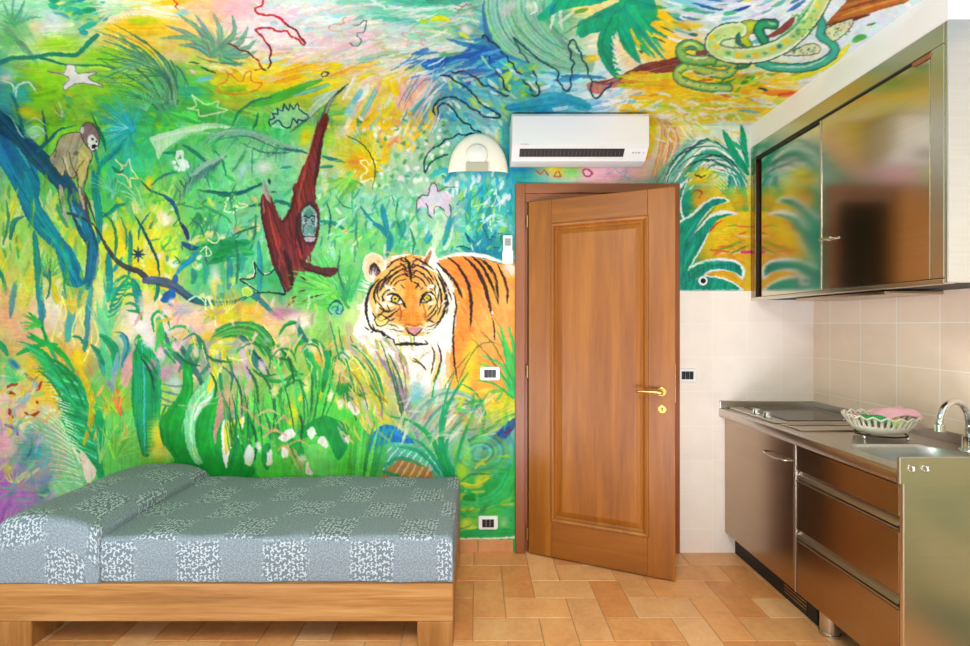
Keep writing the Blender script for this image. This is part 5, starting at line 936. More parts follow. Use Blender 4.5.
# ---------------------------------------------------------------- wall and ceiling that carry the painting
def sample(px, py):
    fx = np.clip((px - PX0) * PS - .5, 0, PW - 1.001); fy = (py - PY0) * PS - .5
    fy = np.clip(np.abs(fy), 0, PH - 1.001)
    ix, iy = fx.astype(int), fy.astype(int); tx = (fx - ix)[..., None]; ty = (fy - iy)[..., None]
    c = (CAN[iy, ix] * (1 - tx) + CAN[iy, ix + 1] * tx) * (1 - ty) + (CAN[iy + 1, ix] * (1 - tx) + CAN[iy + 1, ix + 1] * tx) * ty
    c = np.clip(c, 0, 1); c = (c + .28 * (c * c * (3 - 2 * c) - c)) ** 1.08; c = np.where(c <= .04045, c / 12.92, ((c + .055) / 1.055) ** 2.4)
    return c * PAINT
PAINT = .80
m_paint = mat('mural_paint', '80a080', .62, 0, .25)
_t = NT(m_paint); _a = _t.n('ShaderNodeVertexColor'); _a.layer_name = 'paint'
_t.base(_a.outputs[0]); _v = _t.coord((1, 1, 1)); _t.bump(_t.noise(_v, 60, 4, .6), .06, .004)

def painted(name, V, C, quads):
    me = bpy.data.meshes.new(name); n, q = len(V), len(quads)
    me.vertices.add(n); me.vertices.foreach_set('co', V.astype(np.float32).ravel())
    me.loops.add(q * 4); me.loops.foreach_set('vertex_index', quads.astype(np.int32).ravel())
    me.polygons.add(q); me.polygons.foreach_set('loop_start', np.arange(0, q * 4, 4, dtype=np.int32))
    me.update(calc_edges=True)
    at = me.color_attributes.new('paint', 'FLOAT_COLOR', 'POINT')
    at.data.foreach_set('color', np.concatenate([C, np.ones((n, 1))], 1).astype(np.float32).ravel())
    me.materials.append(m_paint); o = bpy.data.objects.new(name, me); COL.objects.link(o); o['kind'] = 'structure'
    return o

def gridquads(nx, ny, keep=None):
    i, j = np.meshgrid(np.arange(nx - 1), np.arange(ny - 1)); a = j * nx + i
    Q = np.stack([a, a + 1, a + nx + 1, a + nx], -1)
    return Q[keep] if keep is not None else Q.reshape(-1, 4)

XL, XR, YB = -3.0, 1.969, -1.95          # left wall, right wall, wall behind the viewer
ZC = H + (VY - 126) * MPP                # ceiling height 2.496 m
DX0, DX1, DZ1 = .262, 1.118, 2.085       # door opening
xs = np.arange(XL, XR + .004, .0041); zs = np.arange(ZC, -.004, -.0041)
gx, gz = np.meshgrid(xs, zs)
C = sample(gx / MPP + VX, VY - (gz - H) / MPP)
cx = (gx[:-1, :-1] + gx[1:, 1:]) / 2; cz = (gz[:-1, :-1] + gz[1:, 1:]) / 2
keep = ~((cx > DX0) & (cx < DX1) & (cz < DZ1))
painted('wall_back', np.stack([gx, np.full_like(gx, D), gz], -1).reshape(-1, 3), C.reshape(-1, 3), gridquads(len(xs), len(zs), keep))
hp = ZC - H
ys = np.concatenate([[D], F * hp / (VY - np.arange(125.4, -30, -.75)), np.arange(1.45, YB, -.06), [YB]])
xs = np.arange(XL, XR + .004, .0036)
gx, gy = np.meshgrid(xs, ys)
zz = np.maximum(gy, 1.45)
C = sample(F * gx / zz + VX, np.where(gy > 1.45, VY - F * hp / zz, -30 + (1.45 - gy) * 180 % 120))
painted('ceiling', np.stack([gx, gy, np.full_like(gx, ZC)], -1).reshape(-1, 3), C.reshape(-1, 3), gridquads(len(xs), len(ys)))

# ---------------------------------------------------------------- rest of the room
m_plaster = mat('plaster', 'f0eeea', .8, 0, .2); _t = NT(m_plaster); _v = _t.coord(); _t.bump(_t.noise(_v, 40, 4), .05, .01)
m_white = mat('white_paint', 'f0ece4', .5)
def tilemat(name, a, b_, grout, ux, uz, off):
    m = mat(name, a, .28, 0, .5); t = NT(m)
    tc = t.n('ShaderNodeTexCoord'); sp = t.n('ShaderNodeSeparateXYZ'); t.l(tc.outputs['Object'], sp.inputs[0])
    cb = t.n('ShaderNodeCombineXYZ'); t.l(t.math('ADD', sp.outputs[ux], off[0]), cb.inputs[0]); t.l(t.math('ADD', sp.outputs[uz], off[1]), cb.inputs[1])
    br = t.n('ShaderNodeTexBrick'); br.offset = 0; br.squash = 1
    for k, v in (('Scale', 1), ('Mortar Size', .0022), ('Mortar Smooth', .3), ('Brick Width', .2), ('Row Height', .2), ('Bias', 0)): br.inputs[k].default_value = v
    br.inputs['Color1'].default_value = lin(a) + (1,); br.inputs['Color2'].default_value = lin(b_) + (1,); br.inputs['Mortar'].default_value = lin(grout) + (1,)
    t.l(cb.outputs[0], br.inputs['Vector'])
    n = t.noise(cb.outputs[0], 9, 5, .6); t.base(t.mix(.12, br.outputs[0], t.ramp(n, ((.3, 'c8b4a4'), (.7, 'fff8f0'))), 'MULTIPLY'))
    mr = t.n('ShaderNodeMapRange'); mr.inputs[3].default_value = 1; mr.inputs[4].default_value = 0; t.l(br.outputs['Fac'], mr.inputs[0])
    t.bump(mr.outputs[0], .25, .0015); return m
m_tile_b = tilemat('wall_tile_lit', 'f6eadd', 'f3e6d9', 'f8f0e6', 0, 2, (.03, .06))  # same tile as the right wall, stronger light put into its colour
m_tile_r = tilemat('wall_tile_shaded', 'efd8c0', 'ebd2ba', 'f8f0e4', 1, 2, (.077, .06))  # same tile, weaker light of this wall put into a darker colour
TZ = H + (VY - 291) * MPP
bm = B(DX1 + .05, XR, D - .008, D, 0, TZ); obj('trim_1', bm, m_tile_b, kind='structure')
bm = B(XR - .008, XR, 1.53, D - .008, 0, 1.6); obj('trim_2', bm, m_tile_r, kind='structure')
m_near = mat('painted_plaster', 'f0eeea', .7, 0, .2); _t = NT(m_near); _v = _t.coord((1, 1, 1))      # unseen mottled green below, added to tint the steel end panel's reflection
_g = _t.ramp(_t.noise(_v, 2.2, 4, .6, 1.2), ((.3, '5c6c58'), (.45, '8a8c62'), (.58, 'b0a070'), (.7, '6c8478')))
_tc = _t.n('ShaderNodeTexCoord'); _sp = _t.n('ShaderNodeSeparateXYZ'); _t.l(_tc.outputs['Object'], _sp.inputs[0])
_lo = _t.math('LESS_THAN', _t.math('ADD', _sp.outputs[2], _t.math('MULTIPLY', _t.noise(_v, 3, 3), .3)), 1.35)
_t.base(_t.mix(_t.math('MULTIPLY', _lo, _t.math('LESS_THAN', _sp.outputs[1], 1.53)), 'f0eeea', _g))
obj('wall_right', B(XR, XR + .1, YB, D + .1, 0, ZC), m_near, kind='structure')
obj('wall_left', B(XL - .1, XL, YB, D + .1, 0, ZC), m_plaster, kind='structure')
bm = bmesh.new()                                    # wall behind the viewer with two window openings
for a in ((XL, -2.15, 0, ZC), (-.55, .05, 0, ZC), (1.65, XR, 0, ZC), (-2.15, -.55, 0, .5), (.05, 1.65, 0, .5), (-2.15, -.55, 2.47, ZC), (.05, 1.65, 2.47, ZC)):
    bx(bm, a[0], a[1], YB - .1, YB, a[2], a[3])
obj('wall_rear', bm, m_plaster, kind='structure')
m_frame_w = mat('window_frame_paint', 'f0eee8', .4); m_glass = mat('window_glass', 'ffffff', .02); m_glass.node_tree.nodes['Principled BSDF'].inputs['Transmission Weight'].default_value = 1
for k, x in enumerate((-2.15, .05)):
    bm = bmesh.new()
    for a in ((x, x + .05, .5, 2.47), (x + 1.55, x + 1.6, .5, 2.47), (x + .05, x + 1.55, .5, .55), (x + .05, x + 1.55, 2.42, 2.47), (x + .775, x + .825, .55, 2.42)): bx(bm, a[0], a[1], YB - .07, YB - .03, a[2], a[3])
    wf = obj('window_%d' % (k + 1), bm, m_frame_w, kind='structure', bev=.004)
    obj('pane', B(x + .05, x + 1.55, YB - .055, YB - .049, .55, 2.42), m_glass, wf)

# terracotta floor laid as herringbone of half-width bricks
m_floor = mat('terracotta', 'd89c60', .36, 0, .45); _t = NT(m_floor)
_a = _t.n('ShaderNodeVertexColor'); _a.layer_name = 'tone'; _v = _t.coord((1, 1, 1))
_n = _t.noise(_v, 7, 5, .65, .4); _n2 = _t.noise(_v, 45, 4, .6)
_c = _t.mix(.55, _a.outputs[0], _t.ramp(_n, ((.3, 'd8a078'), (.5, 'f4cca4'), (.70, 'fff2dc'))), 'MULTIPLY')
_t.base(_t.mix(.10, _c, _t.ramp(_n2, ((.35, '8c5830'), (.65, 'f0c890'))))); _t.bump(_n2, .08, .004)
m_grout = mat('floor_grout', 'b88a5c', .8)
obj('floor', B(XL, XR, YB, D + 1.4, -.08, -.003), m_grout, kind='structure')
bm = bmesh.new(); lay_c = bm.loops.layers.float_color.new('tone'); rnd = random.Random(3); A_ = .15
pal = [lin(c) for c in ('f0b880', 'eaac72', 'f2be8a', 'e8a66a', 'eeb278', 'e6a266', 'f4c492', 'e49e62')]
for i in range(-26, 18):
    for j in range(-32, 14):
        d_ = (i - j) % 4
        if d_ not in (0, 3): continue
        x0, y0 = .127 + i * A_, 2.056 + j * A_; x1, y1 = (x0 + 2 * A_, y0 + A_) if d_ == 0 else (x0 + A_, y0 + 2 * A_)
        x0, x1 = max(x0, XL), min(x1, XR); y0, y1 = max(y0, YB), min(y1, D + 1.38)
        if x1 - x0 < .01 or y1 - y0 < .01: continue
        g = .0022; c = pal[rnd.randrange(len(pal))]; k = rnd.uniform(.9, 1.08); nf = len(bm.faces)
        vs0 = [bm.verts.new(q) for q in ((x0 + g, y0 + g, -.003), (x1 - g, y0 + g, -.003), (x1 - g, y1 - g, -.003), (x0 + g, y1 - g, -.003))]
        e = .004; vs1 = [bm.verts.new(q) for q in ((x0 + e, y0 + e, 0), (x1 - e, y0 + e, 0), (x1 - e, y1 - e, 0), (x0 + e, y1 - e, 0))]
        fs = [bm.faces.new(vs1)] + [bm.faces.new((vs0[q], vs0[(q + 1) % 4], vs1[(q + 1) % 4], vs1[q])) for q in range(4)]
        for f in fs:
            for lp in f.loops: lp[lay_c] = (c[0] * k, c[1] * k, c[2] * k, 1)
obj('floor_tiles', bm, m_floor, kind='structure')
# skirting of the same clay
m_skirt = wood('skirting_clay', 'b87848', 'cc8c58', 'd89c68', (4, 4, 4), .45)
bm = bmesh.new(); x = XL
while x < DX0 - .07:
    x1 = min(x + .3, DX0 - .056); bx(bm, x + .0015, x1 - .0015, D - .009, D, 0, .073); x = x1
obj('baseboard_back', bm, m_skirt, bev=.002, kind='structure')

# corridor seen past the open door
m_corr = mat('corridor_plaster', 'b8a488', .8)
bm = bmesh.new()
bx(bm, DX0 - .5, DX1 + .5, D + 1.35, D + 1.4, 0, 2.5); bx(bm, DX0 - .5, DX0 - .45, D + .02, D + 1.35, 0, 2.5); bx(bm, DX1 + .45, DX1 + .5, D + .02, D + 1.35, 0, 2.5); bx(bm, DX0 - .5, DX1 + .5, D + .02, D + 1.4, 2.5, 2.55)
obj('wall_corridor', bm, m_corr, kind='structure')

# ---------------------------------------------------------------- door
m_door = wood('door_wood', '7e420a', '96560f', 'aa681b', (14, 14, .9), .42)
m_door_h = wood('door_wood_crosswise', '7a3f0a', '92520e', 'a4641a', (.9, 14, 14), .42)
m_casing = wood('door_casing_wood', '7c4220', '8c4e28', '9a5a32', (14, 14, .9), .4)
m_casing_h = wood('door_casing_wood_crosswise', '7c4220', '8c4e28', '9a5a32', (.9, 14, 14), .4)
m_brass = mat('brass', 'd8b468', .22, 1.0)
m_hinge = mat('dull_brass', 'a8905c', .4, .9); m_dark = mat('dark_gap', '181412', .7)
cs = thing('trim_3', (.7, D, 0), kind='structure')
CX0, CX1, CZ = (515 - VX) * MPP, (678.5 - VX) * MPP, H + (VY - 184.5) * MPP
obj('casing_upright', B(CX0, DX0 + .012, D - .022, D + .002, 0, CZ), m_casing, cs, bev=.004)
obj('casing_upright', B(DX1 - .012, CX1, D - .022, D + .002, 0, CZ), m_casing, cs, bev=.004)
obj('casing_head', B(DX0 + .012, DX1 - .012, D - .022, D + .002, CZ - .055, CZ), m_casing_h, cs, bev=.004)
obj('jamb_head', B(DX0 + .0125, DX1 - .0125, D - .014, D + .0015, 2.047, CZ - .0555), m_casing_h, cs, bev=.003)
obj('jamb', B(DX0, DX0 + .03, D + .002, D + .14, 0, DZ1), m_casing, cs, bev=.003)
obj('jamb', B(DX1 - .03, DX1, D + .002, D + .14, 0, DZ1), m_casing, cs, bev=.003)
obj('jamb_head', B(DX0 + .03, DX1 - .03, D + .002, D + .14, DZ1 - .03, DZ1), m_casing_h, cs, bev=.003)
HX, HY = .293, D - .024
FX, FY = (675.5 - VX) * 2.335 / F, 2.335
LW = math.hypot(FX - HX, HY - FY); RZ = math.atan2(FY - HY, FX - HX)
door = thing('door_1', (HX, HY, 0), 'open honey brown wooden door with one raised panel and brass lever', 'door', kind='structure', rz=RZ)
z0, z1 = .008, 2.045; t0, t1 = 0.0, .044            # leaf in its own space: x along its width, room side at y = 0
px0, px1, pz0, pz1 = .135, LW - .135, .215, 1.905
bm = bmesh.new(); bx(bm, 0, px0, t0, t1, z0, z1); bx(bm, px1, LW, t0, t1, z0, z1)
leaf = obj('stile', bm, m_door, door, bev=.003, local=True)
bm = bmesh.new(); bx(bm, px0, px1, t0, t1, z0, pz0); bx(bm, px0, px1, t0, t1, pz1, z1); obj('rail', bm, m_door_h, door, bev=.003, local=True)
def ring(bm, steps, y1=None):
    L_ = [[(x0, y, a0), (x1, y, a0), (x1, y, a1), (x0, y, a1)] for x0, x1, a0, a1, y in steps]
    return loopgrid(bm, L_)
def ins(k, y): return (px0 + k, px1 - k, pz0 + k, pz1 - k, y)
bm = bmesh.new(); R = ring(bm, (ins(-.006, -.001), ins(-.004, -.006), ins(.004, -.009), ins(.014, -.004), ins(.020, .008), ins(.026, .014), ins(.026, .03)))
obj('panel_moulding', bm, m_door, door, local=True)
bm = bmesh.new(); R = ring(bm, (ins(.024, .016), ins(.030, .016), ins(.036, .012), ins(.058, .004), ins(.062, .003))); bm.faces.new(R[-1])
R2 = [bm.verts.new(c) for c in ((px0, .036, pz0), (px1, .036, pz0), (px1, .036, pz1), (px0, .036, pz1))]; bm.faces.new(R2)
obj('raised_panel', bm, m_door, door, local=True)
hx_, hz = LW - .066, H + (VY - 391.5) * 2.37 / F
bm = T([(hx_, -.001, hz), (hx_, -.008, hz)], .024, 24); tube(bm, [(hx_, -.008, hz), (hx_, -.045, hz)], .0085, 14)
hd = obj('handle', bm, m_brass, door, local=True, bev=.002)
tube_pts = bez((hx_ + .004, -.047, hz), (hx_ - .05, -.056, hz + .004), (hx_ - .125, -.046, hz + .002), 10)
obj('lever', T(tube_pts, [.0095, .0095, .009, .0085, .008, .008, .0075, .0075, .0075, .0075, .006], 12), m_brass, hd, local=True, smooth=True)
kz = H + (VY - 409.5) * 2.35 / F; kx = hx_ + .002
es = obj('lock_plate', T([(kx, -.0005, kz), (kx, -.006, kz)], .021, 24), m_brass, door, local=True, bev=.0015)
bm = T([(kx, -.0062, kz + .004), (kx, -.0072, kz + .004)], .0045, 12); bx(bm, kx - .0022, kx + .0022, -.0072, -.0062, kz - .01, kz + .003); obj('keyhole', bm, m_dark, es, local=True)
obj('latch_plate', B(LW, LW + .0015, .010, .032, .93, 1.13), m_brass, door, local=True)
for z in (1.93, 1.06, .12): obj('hinge', T([(-.006, -.004, z - .035), (-.006, -.004, z + .035)], .0055, 10), m_hinge, door, local=True)

# ---------------------------------------------------------------- bed
m_bed = wood('bed_wood', '80501e', 'a8743e', 'c4945a', (1.2, 30, 30), .42)
m_bedleg = wood('bed_leg_wood', '80501e', '9e6a36', 'b4844c', (16, 16, 1.4), .42)
BX0, BX1, BY0, BY1 = -1.99, (453 - VX) * 1.87 / F, 1.868, 2.632
RZ0, RZ1 = .107, .262
bed = thing('bed', ((BX0 + BX1) / 2, (BY0 + BY1) / 2, 0), 'low honey wood single bed frame with thick rail and square block legs', 'bed')
obj('side_rail', B(BX0, BX1, BY0, BY0 + .05, RZ0, RZ1), m_bed, bed, bev=.004)
obj('side_rail', B(BX0, BX1, BY1 - .05, BY1, RZ0, RZ1), m_bed, bed, bev=.004)
for a in ((BX0, BX0 + .05), (BX1 - .05, BX1)): obj('end_rail', B(a[0], a[1], BY0 + .051, BY1 - .051, RZ0, RZ1), m_bedleg, bed, bev=.004)
for lx in (BX0, BX1 - .148):
    for ly in (BY0, BY1 - .148): obj('leg', B(lx, lx + .148, ly, ly + .148, 0, RZ0 - .0005), m_bedleg, bed, bev=.004)
for k in range(11):
    x = BX0 + .09 + k * .165; obj('slat', B(x, x + .09, BY0 + .051, BY1 - .051, .215, .235), m_bedleg, bed)

m_spread = mat('grey_scroll_cotton', '8c9aa2', .78, 0, .25)
def fabric(m):
    t = NT(m); tc = t.n('ShaderNodeTexCoord'); uv = tc.outputs['UV']
    sp = t.n('ShaderNodeSeparateXYZ'); t.l(uv, sp.inputs[0])
    wob = t.noise(uv, 9, 2, .5)
    def cell(o, per, ph): return t.math('FRACT', t.math('ADD', t.math('DIVIDE', o, per), t.math('ADD', t.math('MULTIPLY', wob, .05), ph)))
    fu = cell(sp.outputs[0], .36, .47); fv = cell(sp.outputs[1], .38, .50)
    qa = t.math('DIVIDE', t.math('SUBTRACT', .27, t.math('ABSOLUTE', t.math('SUBTRACT', fu, .27))), .25)
    qb = t.math('DIVIDE', t.math('SUBTRACT', .25, t.math('ABSOLUTE', t.math('SUBTRACT', fv, .25))), .25)
    sq = t.math('MAXIMUM', t.math('MINIMUM', qa, qb), t.math('MINIMUM', t.math('MULTIPLY', qa, -1.0), t.math('MULTIPLY', qb, -1.0)))
    pr = t.math('ADD', sq, t.math('MULTIPLY', t.math('SUBTRACT', t.noise(uv, 38, 2, .6), .5), .9))
    mr = t.n('ShaderNodeMapRange'); mr.inputs[1].default_value = -.02; mr.inputs[2].default_value = .16; t.l(pr, mr.inputs[0]); patch = mr.outputs[0]   # staggered squares with ragged edges
    vo = t.n('ShaderNodeTexVoronoi', voronoi_dimensions='2D', feature='F1'); vo.inputs['Scale'].default_value = 58; vo.inputs['Randomness'].default_value = .9
    t.l(uv, vo.inputs['Vector'])                                                   # curls: open rings, one to a cell
    df = t.n('ShaderNodeVectorMath', operation='SUBTRACT'); t.l(uv, df.inputs[0]); t.l(vo.outputs['Position'], df.inputs[1])
    ds = t.n('ShaderNodeSeparateXYZ'); t.l(df.outputs[0], ds.inputs[0]); cs_ = t.n('ShaderNodeSeparateColor'); t.l(vo.outputs['Color'], cs_.inputs[0])
    an = t.math('ADD', t.math('ARCTAN2', ds.outputs[1], ds.outputs[0]), t.math('MULTIPLY', cs_.outputs[0], 6.283))
    th = t.math('ADD', .07, t.math('MULTIPLY', t.math('ADD', t.math('SINE', an), .4), .09))
    curl = t.math('LESS_THAN', t.math('ABSOLUTE', t.math('SUBTRACT', vo.outputs['Distance'], .34)), th)
    scroll = t.math('MULTIPLY', curl, t.math('GREATER_THAN', t.math('SINE', an), -.45))
    n2 = t.noise(uv, 150, 2, .6); speck = t.math('GREATER_THAN', n2, .52)
    n3 = t.noise(uv, 320, 1, .5)
    g1 = t.mix(t.math('MULTIPLY', speck, .6), '6f7c85', '9fa9b0'); g1 = t.mix(t.math('MULTIPLY', n3, .4), g1, '8c979f')
    g2 = t.mix(t.math('MULTIPLY', scroll, .85), '6c7982', 'c2cad0')
    t.base(t.mix(patch, g1, g2)); t.bump(t.noise(uv, 24, 3, .6, .5), .25, .006)
    return m
fabric(m_spread)
def spread(name, x0, x1, zt, zb, y0, y1, r, nx, root, lump, re=None):
    re = re or r
    """bedspread drawn over a mattress: rounded profile from back to front, swept along the bed"""
    prof = [(y1, zb, 0)]
    for k in range(7):
        a = math.radians(90 * k / 6); prof.append((y1 - r + r * math.cos(a), -r + r * math.sin(a), 1))
    n = 14
    for k in range(1, n): prof.append((y1 - r - (y1 - y0 - 2 * r) * k / n, 0, 1))
    for k in range(7):
        a = math.radians(90 * k / 6); prof.append((y0 + r - r * math.sin(a), -r + r * math.cos(a), 1))
    for k in range(1, 6): prof.append((y0 + (.004 * math.sin(k * 2)), -r - (zt - zb - r) * k / 6, 2))
    prof.append((y0 + .003, zb, 0))
    cols = []
    for k in range(7):
        a = math.radians(90 * k / 6); cols.append((x0 + r - r * math.cos(a), r * (1 - math.sin(a))))
    for k in range(1, nx): cols.append((x0 + r + (x1 - x0 - r - re) * k / nx, 0))
    for k in range(7):
        a = math.radians(90 * k / 6); cols.append((x1 - re + re * math.sin(a), re * (1 - math.cos(a))))
    bm = bmesh.new(); uvl = bm.loops.layers.uv.new('UVMap'); V, U = [], []
    for x, dz in cols:
        row, ur = [], []; s_ = 0; last = None
        for y, z, fl in prof:
            zz_ = zb if fl == 0 else max(zb, zt + z - dz * (1 if fl == 1 else max(0, 1 + z / (zt - zb))) + (lump(x, y) if fl == 1 else lump(x, y) * max(0, 1 + z / (zt - zb))))
            yy = y + (.004 * math.sin(x * 9 + 1) + .003 * math.sin(x * 23) if y < y0 + .02 else 0)
            q = Vector((x, yy, zz_))
            if last is not None: s_ += (q - last).length
            last = q; row.append(bm.verts.new(q)); ur.append((x, s_))
        V.append(row); U.append(ur)
    uvm = {}
    for i in range(len(V)):
        for j in range(len(prof)): uvm[V[i][j]] = U[i][j]
    for i in range(len(V) - 1):
        for j in range(len(prof) - 1): bm.faces.new((V[i][j], V[i][j + 1], V[i + 1][j + 1], V[i + 1][j]))
    for i, sgn in ((0, -1), (-1, 1)):                # ends hang straight down
        low = []
        for j in range(len(prof)):
            c = V[i][j].co; q = bm.verts.new((c.x + sgn * .002, c.y, zb)); u = U[i][j]; uvm[q] = (u[0] + sgn * (c.z - zb), u[1]); low.append(q)
        for j in range(len(prof) - 1):
            if (V[i][j].co - V[i][j + 1].co).length > 1e-5:
                try: bm.faces.new((V[i][j], V[i][j + 1], low[j + 1], low[j]))
                except ValueError: pass
    for f in bm.faces:
        for lp in f.loops: lp[uvl].uv = uvm[lp.vert]
    o = obj(name, bm, m_spread, root, smooth=True)
    return o
MT = .452
def lumpA(x, y): return .006 * math.sin(x * 7 + y * 5) * math.sin(y * 8) + .003 * math.sin(x * 19 + y * 11)
def lumpB(x, y):
    u = (x + 1.99) / .42; b_ = .100 * max(0, 1 - abs((u - .42) / .68) ** 2.8)
    return b_ * (.86 + .14 * math.sin((y - BY0) / (BY1 - BY0) * math.pi)) + .004 * math.sin(y * 13 + x * 9) - .012
sp = thing('bedspread', (-1.04, 2.25, RZ1), 'grey cotton bedspread with white scroll patches tucked over the low wooden bed', 'bedspread')
spread('spread_panel', -1.66, -.105, MT, RZ1 + .002, BY0 + .012, D - .012, .026, 40, sp, lumpA)
spread('pillow_flap', -2.0, -1.565, MT + .008, RZ1 + .002, BY0 - .001, D - .010, .034, 30, sp, lumpB, .010)

# ---------------------------------------------------------------- kitchen
m_steel = steel('brushed_steel', 'd8d0c4', .27, (3, 3, 200))
m_steel_d = steel('brushed_steel_fronts', 'b4a08a', .24, (2, 2, 220))
m_steel_t = steel('worktop_steel', 'd0c8be', .30, (60, 60, 60))
m_basin = steel('basin_steel', 'c8c8c6', .36, (40, 40, 40))
m_chrome = mat('chrome', 'dcdcdc', .08, 1)
m_black = mat('black_plastic', '141210', .4)
m_carcass = mat('black_carcass', '1a1613', .6)  # black of carcasses and plinths
KX = 1.44                                            # plane of the fronts
KY0, KY1, KYM = 1.545, D - .012, 2.062
WT = .845                                            # worktop height
KR = XR - .0085                                      # tiled face of the right wall
fr_ = thing('base_cabinet', ((KX + KR) / 2, (KYM + KY1) / 2, 0), 'one-door stainless steel base unit beside the back wall, thin bar handle', 'cabinet')
obj('carcass', B(KX + .022, KR, KYM + .002, KY1, .125, .795), m_carcass, fr_)
dr = obj('door', B(KX, KX + .02, KYM + .004, KY1 - .002, .122, .792), m_steel_d, fr_, bev=.003)
hy0, hy1, hz = KYM + .035, KYM + .20, .702
pts = [(KX - .001, hy1, hz), (KX - .018, hy1 - .004, hz)] + [(KX - .024, hy1 - .02 - (hy1 - hy0 - .04) * k / 8, hz - .007 * math.sin(math.pi * k / 8)) for k in range(9)] + [(KX - .018, hy0 + .004, hz), (KX - .001, hy0, hz)]
obj('handle', T(pts, .0048, 10), m_chrome, dr, smooth=True)
obj('plinth', B(KX + .06, KX + .075, KYM + .001, KY1, 0, .12), m_carcass, fr_)
bm = bmesh.new()
for k in range(5): bx(bm, KX + .056, KX + .06, KYM + .0, KYM + .15, .028 + k * .016, .034 + k * .016)
obj('vent_grille', bm, m_steel_d, fr_)

m_grip = steel('satin_grip', 'b4a898', .36)
du = thing('drawer_unit', ((KX + KR) / 2, (KY0 + KYM) / 2, 0), 'stainless steel unit of three drawers under the sink with channel grips', 'cabinet')
obj('carcass', B(KX + .03, KR, KY0 + .002, KYM - .002, .125, .66), m_carcass, du)
obj('side_strip', B(KX - .002, KX + .03, KYM - .012, KYM - .002, .12, .795), m_steel, du, bev=.001)
for zl, zh, gh in ((.674, .782, 0), (.408, .622, .052), (.122, .352, .056)):
    d_ = obj('drawer', B(KX, KX + .02, KY0 + .004, KYM - .015, zl, zh), m_steel_d, du, bev=.003)
    if gh:
        bm = bmesh.new(); bx(bm, KX + .002, KX + .03, KY0 + .006, KYM - .017, zh + .001, zh + .010); bx(bm, KX + .026, KX + .03, KY0 + .006, KYM - .017, zh + .010, zh + gh - .002); loopgrid(bm, [[(KX + .020, y, zh + gh - .002) for y in (KY0 + .006, KYM - .017)], [(KX + .004, y, zh + gh * .62) for y in (KY0 + .006, KYM - .017)], [(KX - .002, y, zh + gh * .34) for y in (KY0 + .006, KYM - .017)], [(KX + .004, y, zh + gh * .30) for y in (KY0 + .006, KYM - .017)]], close=False)
        obj('grip_channel', bm, m_grip, d_)
obj('plinth', B(KX + .06, KX + .075, KYM - .06, KYM - .002, 0, .12), m_carcass, du)
ep = obj('end_panel', B(KX - .004, KR, KY0 - .016, KY0 - .001, .04, .797), m_steel, du, bev=.003)
for y_ in (KYM - .11, KY0 + .05):
    bm = T([(KX + .075, y_, .0), (KX + .075, y_, .112)], .036, 24); tube(bm, [(KX + .075, y_, .0), (KX + .075, y_, .012)], .040, 24); obj('foot', bm, m_steel, du, smooth=False)
    obj('foot', T([(KR - .08, y_, .0), (KR - .08, y_, .112)], .036, 20), m_steel, du)

# worktop with pressed sink
WX0, WY0, WY1 = 1.406, 1.522, D - .009
wk = thing('worktop', ((WX0 + KR) / 2, (WY0 + WY1) / 2, .80), 'long stainless steel worktop with pressed sink and raised back edge', 'worktop')
SX0, SX1, SY0, SY1 = 1.475, 1.845, 1.56, 1.845
def holed(bm, outer, inner, z):
    o_ = [bm.verts.new(c) for c in outer]; i_ = [bm.verts.new(c) for c in inner]
    es_ = [bm.edges.new((a[k], a[(k + 1) % len(a)])) for a in (o_, i_) for k in range(len(a))]
    bmesh.ops.triangle_fill(bm, edges=es_, use_beauty=True)
bm = bmesh.new(); hole = rrect(SX0, SX1, SY0, SY1, .07, WT, 8)
holed(bm, [(WX0 + .006, WY0, WT), (KR, WY0, WT), (KR, WY1, WT), (WX0 + .006, WY1, WT)], hole, WT)
slab = obj('top', bm, m_steel_t, wk)
bm = bmesh.new(); loopgrid(bm, [[(WX0 + .006, y, WT) for y in (WY0, WY1)], [(WX0 + .001, y, WT - .003) for y in (WY0, WY1)], [(WX0, y, WT - .01) for y in (WY0, WY1)], [(WX0, y, WT - .046) for y in (WY0, WY1)], [(WX0 + .012, y, WT - .05) for y in (WY0, WY1)], [(WX0 + .033, y, WT - .05) for y in (WY0, WY1)]], close=False)
obj('front_edge', bm, m_steel_t, wk, smooth=True)
bm = bmesh.new(); lo = []
for k, dz in ((0, 0), (.004, .004), (.008, .014), (.012, .04), (.02, .12), (.035, .145), (.06, .15)):
    lo.append(rrect(SX0 + k, SX1 - k, SY0 + k, SY1 - k, .07 - k * .3, WT - dz, 8))
loopgrid(bm, lo, cap1=True); sk = obj('sink_basin', bm, m_basin, wk, smooth=True)
bm = T([(1.66, 1.70, WT - .149), (1.66, 1.70, WT - .146)], .036, 24); obj('drain', bm, m_chrome, sk)
bm = bmesh.new(); bx(bm, KR - .012, KR, WY0 + .012, WY1 - .012, WT, WT + .043); bx(bm, WX0 + .002, KR, WY1 - .012, WY1, WT, WT + .043)
obj('upstand', bm, m_steel_t, wk, bev=.002)
en = obj('end_plate', B(WX0, KR, WY0 - .012, WY0, .798, WT + .043), m_steel, wk, bev=.0025)
for px_ in (911.5, 925.5):
    x = (px_ - VX) * 1.51 / F; z = H - (468.5 - VY) * 1.51 / F
    bm = T([(x, WY0 - .0125, z + .006), (x, WY0 - .020, z + .008), (x, WY0 - .022, z - .004), (x, WY0 - .015, z - .011)], .003, 10); obj('hook', bm, m_chrome, en, smooth=True)
